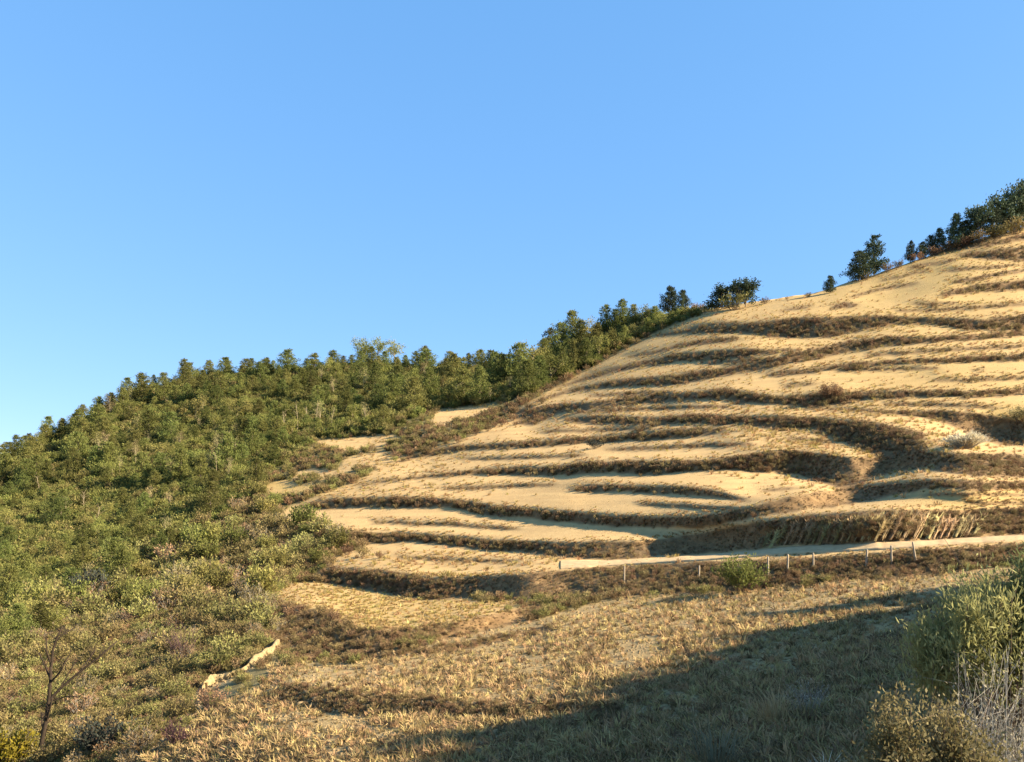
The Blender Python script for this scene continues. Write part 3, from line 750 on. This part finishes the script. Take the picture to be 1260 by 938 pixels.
# the wooded slope on the left
FZONE = [(-40,810),(-40,560),(0,560),(130,495),(170,470),(250,450),(350,440),(640,440),(640,488),(620,494),(530,506),(480,530),(390,538),(320,595),(280,635),(210,690),(120,745),(60,785),(0,805)]
pts = poisson(FZONE, lambda x, y: (9.6, 7.2) if y < 600 else (11.5, 8.6), 17000, 4)
pts.sort(key=lambda p: p[1])
np_, nb_, ny_ = 0, 0, 0
for (x, y) in pts:
    p = g1(x, y); crest_gap = y - np.interp(x, xs, yc)
    upper = y < 520 + (150 - x) * .15 if x < 150 else y < 500
    pine = rnd.random() < (.72 if upper else .42)
    if np_ >= 300: pine = False
    if crest_gap < 9: zone = "on the skyline of the wooded slope"
    elif y > 640: zone = "low on the wooded slope above the scrub"
    elif x > 360: zone = "in the wood above the small pale terraces"
    elif y < 560: zone = "high on the wooded slope below its skyline"
    else: zone = "in the middle of the wooded slope on the left"
    sc = rnd.choice([.5, .65, .75, .85, 1.0]) * rnd.uniform(.85, 1.1) * (1 if y < 600 else .72)
    if crest_gap < 9: sc *= rnd.uniform(.72, .9)
    size = "small" if sc < .72 else ("tall" if sc > .93 else "middling")
    if crest_gap < 9: zone = ("on the skyline at the left end of the wood" if x < 170 else ("on the skyline left of the pointed pine" if x < 350 else "on the skyline between the pointed pine and the spur"))
    elif x > 520: zone = "in the wood beside the tip of the terraced spur"
    elif x > 380: zone = "in the wood %s the small pale terraces" % ("immediately above" if y > 500 else "well above")
    elif x > 290: zone = "in the wood left of the small pale terraces" if y > 510 else "below the pointed skyline pine"
    elif y > 690: zone = "at the bottom of the wood %s the blackish bush" % ("far left of" if x < 50 else ("just left of" if x < 105 else "right of"))
    elif y > 640: zone = "on the wood's lower strip " + ("near the left edge" if x < 90 else "bordering the scrub")
    elif x < 100: zone = "in the lower left of the wood" if y > 600 else "under the left end of the skyline"
    elif y > 575: zone = "in the middle of the wood " + ("by its pale saplings" if x < 190 else "by the scrub's upper edge")
    elif y > 525: zone = "in the middle height of the wooded slope"
    else: zone = "below the tallest left skyline pine" if x < 215 else "high in the wood below the even skyline"
    edge = y > np.interp(x, [0, 60, 120, 210, 280, 320, 390, 480, 620], [785, 765, 725, 672, 615, 575, 525, 512, 480])
    u_ = rnd.random()
    if u_ < .05 and not crest_gap < 9 or nb_ >= 300 and False:
        plant(LEAFLESS, p, size + " leafless pale tree " + zone, "leafless trees in the wood", sc * .8, sc * rnd.uniform(.9, 1.2)); continue
    if edge and u_ < .55:
        plant(SCRUB, p, size + " olive scrub bush " + zone, "bushes at the wood's edge", sc * 1.3); continue
    if (.10 < u_ < (.30 if y < 560 else .55) or (np_ >= 300 and nb_ >= 300)) and crest_gap > 12:
        if ny_ < 300: plant(YOUNG, p, size + " round green shrub " + zone, "green shrubs in the wood", sc * 1.15, sc * rnd.uniform(.95, 1.3)); ny_ += 1
        else: plant(SCRUB, p, size + " olive scrub bush " + zone, "bushes at the wood's edge", sc * 1.3)
        continue
    if nb_ >= 300: pine = True
    if pine:
        plant(PINE, p, size + " dark green pine " + zone, "pines of the wooded slope", sc, sc * rnd.uniform(.85, 1.05)); np_ += 1
    else:
        plant(BROAD, p, size + " olive bushy tree " + zone, "bushy trees of the wooded slope", sc * .9, sc * rnd.uniform(.75, 1.05)); nb_ += 1
print("forest", len(pts), np_, nb_, ny_)

# tree-tops that break the skyline
SKYL = {57: "lowest pine breaking the skyline near the left edge", 90: "short pine top on the skyline between the lowest one and a close pair", 122: "left pine of a close pair on the descending skyline",
        137: "right pine of a close pair on the descending skyline", 175: "tallest dark pine on the left skyline, standing above its neighbours", 233: "rounded pine top on the skyline, first to the right of the tallest left pine",
        257: "low pine top on the skyline between two rounded ones", 278: "full pine top on the skyline halfway between tallest and pointed pines", 303: "flat pine top on the skyline right of a full one",
        328: "pine top on the skyline just left of the pointed pine", 355: "pointed pine topping the skyline of the wood's middle", 387: "pine top on the skyline just right of the pointed pine",
        410: "pine top on the skyline left of the broad olive bulge", 525: "dark pointed pine on the skyline right of the broad olive bulge", 560: "low pine top on the skyline in the dip before the spur",
        604: "taller of two pines on the skyline next to the spur", 625: "last pine on the skyline before the spur's dark trees"}
for (x, yt, h) in [(57,515,24),(90,503,18),(122,481,20),(137,476,22),(175,449,34),(233,439,20),(257,437,18),(278,432,24),(303,435,18),(328,433,20),(355,421,32),(387,427,22),(410,424,22),(525,421,30),(560,429,22),(604,423,26),(625,428,22)]:
    p = g1(x, yt + h + 9); H = (h + 8) / F * p[1] * .9
    plant(PINE, p, SKYL[x], "pines of the wooded slope", H / 8.0 * 1.1, H / 9.6)
for (x, yt, h) in [(445,417,26),(465,415,28),(485,418,26),(585,432,22)]:
    p = g1(x, yt + h); H = h / F * p[1]
    plant(BROAD, p, "broad olive tree bulging above the middle skyline of the wood", "bushy trees of the wooded slope", H / 5.6)

# pines wrapping the left flank of the terraced spur
for (x, yt, yb, k) in [(640,424,470,0),(655,420,462,1),(677,405,440,0),(690,400,440,0),(704,384,425,0),(716,396,430,0),(728,392,424,1),(746,377,410,0),(757,382,408,0),(767,370,402,0),(780,376,402,0),(795,374,400,1),(806,378,402,0),
                    (650,445,486,0),(664,440,478,0),(678,432,472,1),(692,430,466,0),(707,420,458,0),(722,418,452,0),(737,412,443,1),(752,405,434,0),(768,402,426,0),(783,398,418,1),(798,392,412,0),
                    (668,418,455,0),(735,398,430,0),(815,384,405,1)]:
    p = g1(x, yb); H = (yb - yt) / F * p[1]
    part_ = "lowest" if x < 672 else ("lower middle" if x < 712 else ("upper middle" if x < 760 else "uppermost"))
    row_ = "front" if yb > np.interp(x, [640, 700, 760, 815], [474, 445, 420, 404]) else "back"
    if k == 0: plant(PINE, p, "%s row pine in the %s stretch of the belt along the terraces" % (row_, part_), "trees edging the terraces", H / 8.0)
    else: plant(BROAD, p, "%s row bushy tree in the %s stretch of the belt along the terraces" % (row_, part_), "trees edging the terraces", H / 5.8)

# the ridge, one by one
RIDGE = [
 (824,354,386,RPINE,"dark pine left of a twin on the ridge, above the upper terraces",.9),
 (841,357,385,RPINE,"dark pine right of its twin on the ridge, beside a brown shrub",.9),
 (888,350,380,RBROAD,"left half of a dark green pair of round trees on the ridge",1.1),
 (917,345,377,RBROAD,"right and taller of a dark green pair of round trees on the ridge",1.2),
 (1076,291,336,RPINE,"tallest lone pine on the bare ridge with spreading lower branches",1.05),
 (1056,310,345,RPINE,"broad dark pine touching the left side of the tallest ridge pine",1.3),
 (1021,340,360,RPINE,"small cone shaped pine alone on the bare ridge",.9),
 (1120,297,322,RPINE,"thin lone pine at the lower end of the right ridge trees",.6),
 (1134,298,318,RPINE,"small bluish pine beside the thin lone pine on the right ridge",.9),
 (1146,290,313,RPINE,"leaning bluish pine low in the right ridge row",.9),
 (1157,281,310,RPINE,"slim pine left of the dark tall one on the right ridge",.8),
 (1175,265,306,RPINE,"dark tall pine standing out in the right ridge row",.8),
 (1190,272,301,RPINE,"short pine between two taller ones on the right ridge",1.0),
 (1204,252,297,RBROAD,"dark round tree on the right ridge left of the big corner trees",.7),
 (1220,250,292,RPINE,"pine squeezed between round trees near the top right corner",.9),
 (1237,238,287,RBROAD,"big green tree on the ridge near the right edge",.85),
 (1257,229,282,RBROAD,"biggest tree on the ridge, cut by the right edge",.85),
 (1280,222,277,RBROAD,"tree on the ridge just past the right edge",.9),
]
for (x, yt, yb, k, lab, wf) in RIDGE:
    p = g1(x, yb + 1); H = (yb - yt) / F * p[1]; nat = 8.0 if k is RPINE else 5.7
    plant(k, p, lab, "trees along the ridge", H / nat * wf, H / nat)
for (x, yt, yb, lab) in [(859,370,384,"brown leafless shrub right of the twin ridge pines"),(903,357,381,"light green shrub in front of the pair of round ridge trees"),(942,364,373,"small dark shrub right of the pair of round ridge trees"),
                    (994,358,365,"tiny dark bush on the bare ridge line"),(968,364,368,"lowest tiny bush on the bare ridge line"),(1092,322,334,"brown shrub right of the tallest ridge pine"),(1066,333,344,"brown shrub under the tallest ridge pine"),(1105,318,329,"dark low shrub at the foot of the thin lone pine"),
                    (1128,308,321,"purple brown shrub below the small bluish ridge pine"),(1150,300,314,"brown shrub below the slim ridge pine"),(1168,294,309,"brown shrub below the dark tall ridge pine"),(1186,288,304,"brown shrub below the short ridge pine"),
                    (1205,282,299,"brown shrub below the dark round ridge tree"),(1228,275,293,"olive shrub under the big green ridge tree"),(1250,268,287,"olive shrub under the biggest ridge tree")]:
    p = g1(x, yb + 1); H = (yb - yt) / F * p[1]
    plant(SCRUB if "green" in lab or "olive" in lab else BROWNSH, p, lab, "shrubs along the ridge", H / 1.9 * 1.15, H / 1.9)

# scrub on the gully slope below the wood
BZONE = [(-30,950),(-30,760),(0,752),(100,722),(200,680),(280,640),(320,605),(400,655),(430,675),(390,700),(340,720),(335,760),(360,815),(330,822),(240,880),(170,950)]
pts = poisson(BZONE, lambda x, y: (15, 9) if y < 780 else (24, 13), 3200, 9)
for (x, y) in pts:
    if samp(clear, np.array([x]), np.array([y]))[0] > .3: continue
    p = g1(x, y)
    zone = "under the wood" if y < 720 else ("in the gully at the lower left" if x < 170 else "beside the stubble field on the gully slope")
    if y < 720: zone = "under the wood left of the blackish bush" if x < 112 else ("under the wood right of the blackish bush" if x < 260 else "left of the lower terraces")
    elif x < 100: zone = ("left of the bare young tree" if x < 40 else "behind the bare young tree") if y > 800 else "under the blackish bush at the left edge"
    elif x < 170: zone = "right of the bare young tree" if y > 800 else "under and right of the blackish bush"
    elif y < 790: zone = "on the gully slope above the purple bush" if x < 270 else "on the gully slope left of the yellow bench"
    else: zone = "above the long pale earth ledge" if x > 240 else ("by the short pale earth ledge" if y > 880 else "below the purple bush")
    r_ = rnd.uniform(.55, 1.15); sc = r_ * np.clip(p[1] / 75, .5, 1.25) * 1.25
    zone = ("" if r_ > .85 else "low-growing ") + "@" + zone
    if y < 770 and ny_ < 295 and rnd.random() < .3: plant(YOUNG, p, zone.split("@")[0] + "round green shrub " + zone.split("@")[1], "green shrubs on the gully slope", sc * .75); ny_ += 1
    elif rnd.random() < .68: plant(SCRUB, p, zone.split("@")[0] + "olive scrub bush " + zone.split("@")[1], "bushes on the gully slope", sc)
    else: plant(TANSCRUB, p, zone.split("@")[0] + "dry tan scrub bush " + zone.split("@")[1], "bushes on the gully slope", sc)
print("scrub", len(pts))
pts = poisson([(490,572),(480,560),(520,535),(600,512),(640,495),(640,515),(560,548)], lambda x, y: (10, 6), 600, 10) + poisson([(405,690),(330,640),(440,660),(470,690),(400,712)], lambda x, y: (16, 9), 200, 12) + poisson([(335,745),(400,755),(450,785),(440,812),(340,812)], lambda x, y: (18, 10), 400, 13)
for (x, y) in pts:
    p = g1(x, y)
    lab = "brown shrub at the left tip of the spur below the trees" if y < 600 else ("brown shrub at the left end of the lower terraces" if y < 730 else "brown shrub on the bank under the yellow bench, " + ("at its left end" if x < 365 else ("in its middle" if x < 410 else "at its right end")))
    plant(BROWNSH, p, lab, "brown shrubs at the terrace ends", rnd.uniform(.6, 1.0) * np.clip(p[1] / 110, .5, 1.2))

for i, (x, y) in enumerate([(632,505),(641,498),(650,503),(655,492),(664,487),(668,497),(676,481),(684,476),(693,472),(700,468),(712,461),(722,456),(735,449),(746,443),(757,437),(770,431),(782,424),(795,417)]):  # brown shrubs; the upper ones stand in for the dark tree shadow along the edge
    p = g1(x, y); lab = "brown shrub on the spur's edge below the " + ("lowest trees of the belt" if x < 672 else ("lower middle trees of the belt" if x < 715 else "upper trees of the belt, added for their shade"))
    plant(BROWNSH, p, lab, "brown shrubs on the spur's edge", rnd.uniform(.7, 1.25))

# single shrubs and clumps
def single(name, cat, px, py, wpx, hpx, mats, label, seed, builder=None, parts=SF, **kw):
    p = g1(px, py); H = hpx / F * p[1]; W = wpx / F * p[1]
    sh_ = (builder or make_shrub)(seed, H=H, W=W, **kw)
    k = Kind(name, cat, parts, mats, [sh_])
    return plant(k, p, label, None, 1.0, None, 0.0)
single("round_bush","bush",1022,492,26,21,(M_TWIG,M_BROWN),"round brown bush alone on the edge of a high bench",301,stems=60,per=40,leaf=(.2,.09))
single("dark_bush","bush",733,552,24,11,(M_TWIG,M_DARK),"small dark bush alone in the middle of the terraces",302,stems=40,per=16,leaf=(.2,.09))
single("green_bush","bush",912,730,58,47,(M_TWIG,M_BROAD),"rounded fresh green bush below the dirt road",303,stems=70,per=34,leaf=(.2,.09))
single("dark_bush","bush",112,746,50,46,(M_TWIG,M_DARK),"blackish bush in the scrub on the left slope",304,stems=60,per=34,leaf=(.4,.18))
single("dark_bush","bush",128,928,70,46,(M_TWIG,M_DARK),"low dark bush in the scrub at the bottom left",305,stems=60,per=24,leaf=(.2,.09))
single("twiggy_bush","bush",225,816,44,50,(M_PURPLE,M_PURPLE),"dark purple twiggy bush left of the pale earth ledge",306,stems=44,per=6,leaf=(.16,.06),twig_r=.02)
single("twiggy_bush","bush",218,918,38,36,(M_PURPLE,M_PURPLE),"small dark purple bush at the edge of the stubble, lower left",307,stems=40,per=6,leaf=(.12,.05),twig_r=.014)
single("twiggy_bush","bush",258,872,50,28,(M_PURPLE,M_BROWN),"brown twiggy bush just below the pale earth ledge",308,stems=40,per=10,leaf=(.12,.05))
single("yellow_bush","bush",10,952,56,58,(M_TWIG,M_YELLOW),"bright yellow bush in the bottom left corner",309,stems=50,per=40,leaf=(.22,.12))
single("pale_reed_clump","grass clump",1188,552,46,20,(M_GREYTWIG,M_PALE),"pale dead reed clump on the end of a shadowed bench",310,stems=170,per=8,leaf=(.4,.07),upright=1.6,twig_r=.028)
single("green_shrub","bush",1254,520,26,22,(M_TWIG,M_WILLOW),"yellow green shrub on a bench at the right edge",311,stems=40,per=24,leaf=(.2,.09))
single("tall_shrub","bush",1218,1117,150,412,(M_TWIG,M_WILLOW),"big wispy yellow green shrub at the right edge, rising above the shaded field",312,stems=120,per=150,leaf=(.085,.018),upright=1.1,tipbias=.80,hmin=.86,lobes=13,twig_r=.008)
single("tall_shrub","bush",1290,1105,100,428,(M_TWIG,M_DULL),"darker green tall shrub behind the wispy one, cut by the right edge",313,stems=80,per=120,leaf=(.085,.02),upright=1.1,tipbias=.78,hmin=.86,lobes=5,twig_r=.008)
single("dead_shrub","shrub",1226,1200,170,418,(M_GREYTWIG,M_PALELEAF),"grey dead shrub with pale leaves below the big wispy shrub",314,stems=130,per=30,leaf=(.035,.018),twig_r=.004,tipbias=.60,hmin=.66,lobes=9,nq=9)
single("dead_shrub","shrub",1178,822,46,36,(M_GREYTWIG,M_PALE),"small spiky grey plant in the shade left of the dead shrub",315,stems=22,per=2,leaf=(.06,.02))
single("leafy_bush","bush",1150,1432,160,562,(M_TWIG,M_LEAFY),"leafy yellow green bush along the bottom edge at the right",316,stems=230,per=130,leaf=(.036,.018),twig_r=.004,tipbias=.80,hmin=.84,lobes=11,nq=5)
single("leafy_bush","bush",1255,985,110,80,(M_TWIG,M_FRESH),"dark green bush in the bottom right corner",317,stems=80,per=40,leaf=(.06,.032),twig_r=.007)
single("grey_twig_shrub","shrub",995,882,60,50,(M_GREYTWIG,M_PALE),"grey twiggy shrub behind the dry grass clump in the shade",318,stems=34,per=3,leaf=(.06,.02),twig_r=.006)

def tuft_thing(name, px, py, wpx, hpx, mat, label, seed, blades=70, width=.014):
    p = g1(px, py); H = hpx / F * p[1]; W = wpx / F * p[1]
    me = make_tuft(seed, H, W, blades, width, .5).mesh(name); me.materials.append(mat)
    o = new_obj(name, me); o.location = tuple(p); tag(o, label, "grass clump"); return o
tuft_thing("grass_clump", 955, 893, 84, 52, M_STRAW, "tan dry grass clump standing in the shade of the near field", 401, 150, .02)
tuft_thing("grass_clump", 880, 956, 120, 78, M_WITHERED, "long bladed grey grass clump at the bottom edge in the shade", 402, 170, .018)
tuft_thing("grass_clump", 1015, 965, 60, 40, M_PALE, "small grey grass clump at the bottom between the pale clump and leafy bush", 403, 60)

# bare young tree in the lower left
D0 = float(g1(44, 946)[1])
def ip(x, y, dd=0.0): return np.array([(x - CX) / F * D0, D0 + dd, -(y - HY) / F * D0])
root = bpy.data.objects.new("bare_tree", None); col.objects.link(root)
tag(root, "thin leafless young tree standing alone in the bottom left corner", "tree")
ac = Acc(); tube(ac, [ip(43, 950), ip(50, 920), ip(56, 890), ip(60, 862), ip(62, 838), ip(63, 818)], .11, .06, 7)
new_obj("trunk", ac.mesh("trunk"), root, M_DARKTWIG)
LIMBS = [([(63,820),(65,800),(70,785),(77,771)], .05, 0), ([(60,862),(75,845),(100,823),(118,808),(134,792)], .05, .8), ([(62,840),(78,826),(92,806)], .035, -.6), ([(62,835),(54,824),(46,814),(39,806)], .035, .6),
         ([(57,888),(66,872),(75,855)], .035, -.7), ([(54,905),(48,890),(44,880)], .03, .5), ([(75,845),(82,830),(88,818)], .025, .3), ([(63,818),(60,800),(63,786)], .03, -.4), ([(66,862),(84,856),(104,855)], .02, -.5), ([(68,790),(74,782),(84,776)], .02, .3), ([(100,823),(106,812),(109,802)], .02, .6)]
for lp, r, dd in LIMBS:
    ac = Acc(); P = [ip(x, y, dd * i / (len(lp) - 1)) for i, (x, y) in enumerate(lp)]
    tube(ac, P, r * 1.5, .03, 5)
    for k in range(7):
        s_ = rnd.uniform(.35, 1) * (len(P) - 1); i0 = min(int(s_), len(P) - 2); b_ = P[i0] + (P[i0 + 1] - P[i0]) * (s_ - i0)
        t_ = b_ + np.array([rnd.gauss(0, .22), rnd.gauss(0, .2), rnd.uniform(.1, .5)])
        tube(ac, [b_, (b_ + t_) / 2 + np.array([rnd.gauss(0, .03), 0, 0]), t_], .022, .01, 3)
    new_obj("branch", ac.mesh("branch"), root, M_DARKTWIG)

# pale saplings among the trees
for i, (x, yb, h) in enumerate([(350,540,34),(366,534,36),(378,530,30),(290,578,38),(266,590,30),(80,640,28),(105,632,26),(48,610,24),(390,528,32),(408,530,28),(120,650,26),(560,500,26)]):
    p = g1(x, yb); H = h / F * p[1]; ac = Acc(); R_ = np.random.RandomState(700 + i)
    tp = [np.array([0, 0, -.3]), np.array([R_.normal(0, .15), 0, H * .5]), np.array([R_.normal(0, .4), R_.normal(0, .2), H])]
    r = bpy.data.objects.new("sapling", None); col.objects.link(r); r.location = tuple(p)
    tag(r, "pale leafless sapling standing among the green trees of the slope", "tree", "pale saplings in the wood")
    tube(ac, tp, .09, .03, 5); new_obj("trunk", ac.mesh("trunk"), r, M_PALEBARK)
    bc = Acc()
    for k in range(12):
        t = R_.uniform(.35, .98); b_ = tp[1] + (tp[2] - tp[1]) * (t * 2 - 1) if t > .5 else tp[0] + (tp[1] - tp[0]) * t * 2
        tube(bc, [b_, b_ + np.array([R_.normal(0, .7), R_.normal(0, .7), R_.uniform(.4, 1.3)])], .03, .012, 3)
    new_obj("branches", bc.mesh("branches"), r, M_PALEBARK)

# corn stalks laid against the bank above the road
def stalk_mesh(seed):
    R_ = np.random.RandomState(seed); ac = Acc()
    for k in range(9):
        b = np.array([R_.normal(0, .06), R_.normal(0, .05), R_.normal(0, .04)]); L = 2.1 * R_.uniform(.8, 1.08)
        t = b + np.array([R_.normal(0, .05), R_.normal(0, .04), L]); m = (b + t) / 2 + R_.normal(0, .03, 3)
        tube(ac, [b, m, t], .022, .01, 4)
        n = 9; pos = b + (t - b) * R_.uniform(.25, 1, n)[:, None]
        leaves(ac, pos, np.tile([0, 0, .9], (n, 1)), .5, .05, R_, .4)
    ac2 = Acc(); an = np.linspace(0, 6.283, 9)[:-1]
    ring = np.stack([np.cos(an) * .15, np.sin(an) * .13, an * 0 + 1.15], 1)
    for k in range(8): tube(ac2, [ring[k], ring[(k + 1) % 8]], .018, .018, 4)
    return ac, ac2
STK = Kind("stalk_bundle", "stalk bundle", ("stalks", "tie"), (M_STALK, M_TAN), [stalk_mesh(800 + i) for i in range(4)])
spots = [(x, "dry corn stalk bundle in the longer left row leaning on the bank above the road") for x in np.arange(930, 1112, 8.6)] + [(x, "dry corn stalk bundle in the shorter right row leaning on the bank above the road") for x in np.arange(1123, 1206, 8.3)]
for x, lab in spots:
    yb = np.interp(x, [920, 960, 1020, 1080, 1140, 1210], [680, 672, 671, 666, 664, 660]) + rnd.uniform(-2, 1)
    hp = rnd.uniform(.85, 1.1) * np.interp(x, [930, 985, 1100, 1210], [16, 26, 30, 26])
    p0 = g1(x, yb); p1 = g1(x + hp * .5, yb - hp)
    d = Vector(tuple(p1 - p0)) ; nrm_ = Vector((-.25, -.9, .35)).normalized() * .30
    r = plant(STK, p0 + np.array(nrm_), lab, "corn stalk bundles on the bank", max(.7, d.length / 2.1 * .9))
    r.rotation_euler = d.to_track_quat('Z', 'Y').to_euler()
    s_ = min(d.length / 2.1, 1.5); r.scale = (1, 1, s_)

# pale posts along the road's lower edge
def post(px, py, hpx, lean, label, name="marker_post"):
    p = g1(px, py); H = hpx / F * p[1]; w_ = .065
    H *= 1.15; ac = Acc(); R_ = np.random.RandomState(int(px)); lv = [-.3, 0, H * .35, H * .7, H * .95, H]; rd = [1.15, 1.1, 1.0, .95, .9, .45]
    V = []; 
    for z, k in zip(lv, rd):
        for an in np.arange(8) * math.pi / 4 + math.pi / 8:
            V.append((math.cos(an) * w_ * k + lean * z + R_.normal(0, .004), math.sin(an) * w_ * k + R_.normal(0, .004), z))
    f_ = []
    for i in range(len(lv) - 1):
        for k in range(8):
            a_, b_ = i * 8 + k, i * 8 + (k + 1) % 8; f_ += [(a_, b_, b_ + 8), (a_, b_ + 8, a_ + 8)]
    top = (len(lv) - 1) * 8
    for k in range(1, 7): f_.append((top, top + k, top + k + 1))
    ac.add(V, f_); o = new_obj(name, ac.mesh(name), None, M_POST); o.location = tuple(p)
    tag(o, label, "post", "pale posts below the road")
post(768, 717, 18, .02, "pale post below the road, leftmost and far from the others")
post(860, 712, 14, .03, "short pale post just left of the green bush")
post(945, 708, 20, .0, "pale post first to the right of the green bush")
post(969, 705, 20, .02, "pale post second to the right of the green bush")
post(1001, 701, 18, -.02, "pale post third to the right of the green bush, with wide gap after it")
post(1066, 699, 20, .03, "pale post just after the wide gap in the row")
post(1097, 693, 19, -.02, "upright pale post left of the leaning one")
post(1127, 692, 22, -.16, "pale post leaning to the left, rightmost of the row")

# eroded ledges of bare pale earth at the edge of the stubble field
def ledge(pts_, thick, label, seed):
    R_ = np.random.RandomState(seed); pts_ = np.array(pts_, float); s_ = np.linspace(0, len(pts_) - 1, 110)
    cx_ = np.interp(s_, range(len(pts_)), pts_[:, 0]); cy_ = np.interp(s_, range(len(pts_)), pts_[:, 1]) + (fbm(s_ * 1.5, s_ * 0, 3, seed) - .5) * 6
    tk = thick * np.clip(.3 + 1.3 * (fbm(s_ * .9, s_ * 0, 3, seed + 5) - .2), .35, 1.2) * np.clip(np.minimum(np.arange(110), 109 - np.arange(110)) / 10, .15, 1)
    P = ground(cx_, cy_ + tk * .5); H = tk / F * P[:, 1]
    nn = np.tile(np.array([-.55, -.83, 0.]), (110, 1))      # the broken face looks down towards the gully
    lumps = .55 + .9 * np.array([fbm(s_ * 3, s_ * 0 + c_ * .5, 3, seed + 9) for c_ in range(7)]).T
    V = []
    for c_, (o_, h_) in enumerate([(.40, -.4), (.38, .1), (.34, .55), (.20, .92), (-.15, 1.08), (-.6, .95), (-1.0, -.4)]):
        V.append(P + nn * (o_ * H * lumps[:, c_])[:, None] + np.stack([H * 0, H * 0, h_ * H * lumps[:, c_]], 1))
    V = np.array(V); i_ = np.arange(V.shape[0] * 110).reshape(V.shape[0], 110)
    me = mesh_np("earth_ledge", V.reshape(-1, 3), np.stack([i_[:-1, :-1], i_[:-1, 1:], i_[1:, 1:], i_[1:, :-1]], -1).reshape(-1, 4))
    me.polygons.foreach_set("use_smooth", np.ones(len(me.polygons), bool)); o = new_obj("earth_ledge", me, None, M_EARTH); tag(o, label, "earth ledge")
ledge(LEDGES[0][0], LEDGES[0][1], "long pale bare earth ledge at the left corner of the stubble field", 1)
ledge(LEDGES[1][0], LEDGES[1][1], "short pale earth ledge at the bottom edge near the small purple bush", 3)
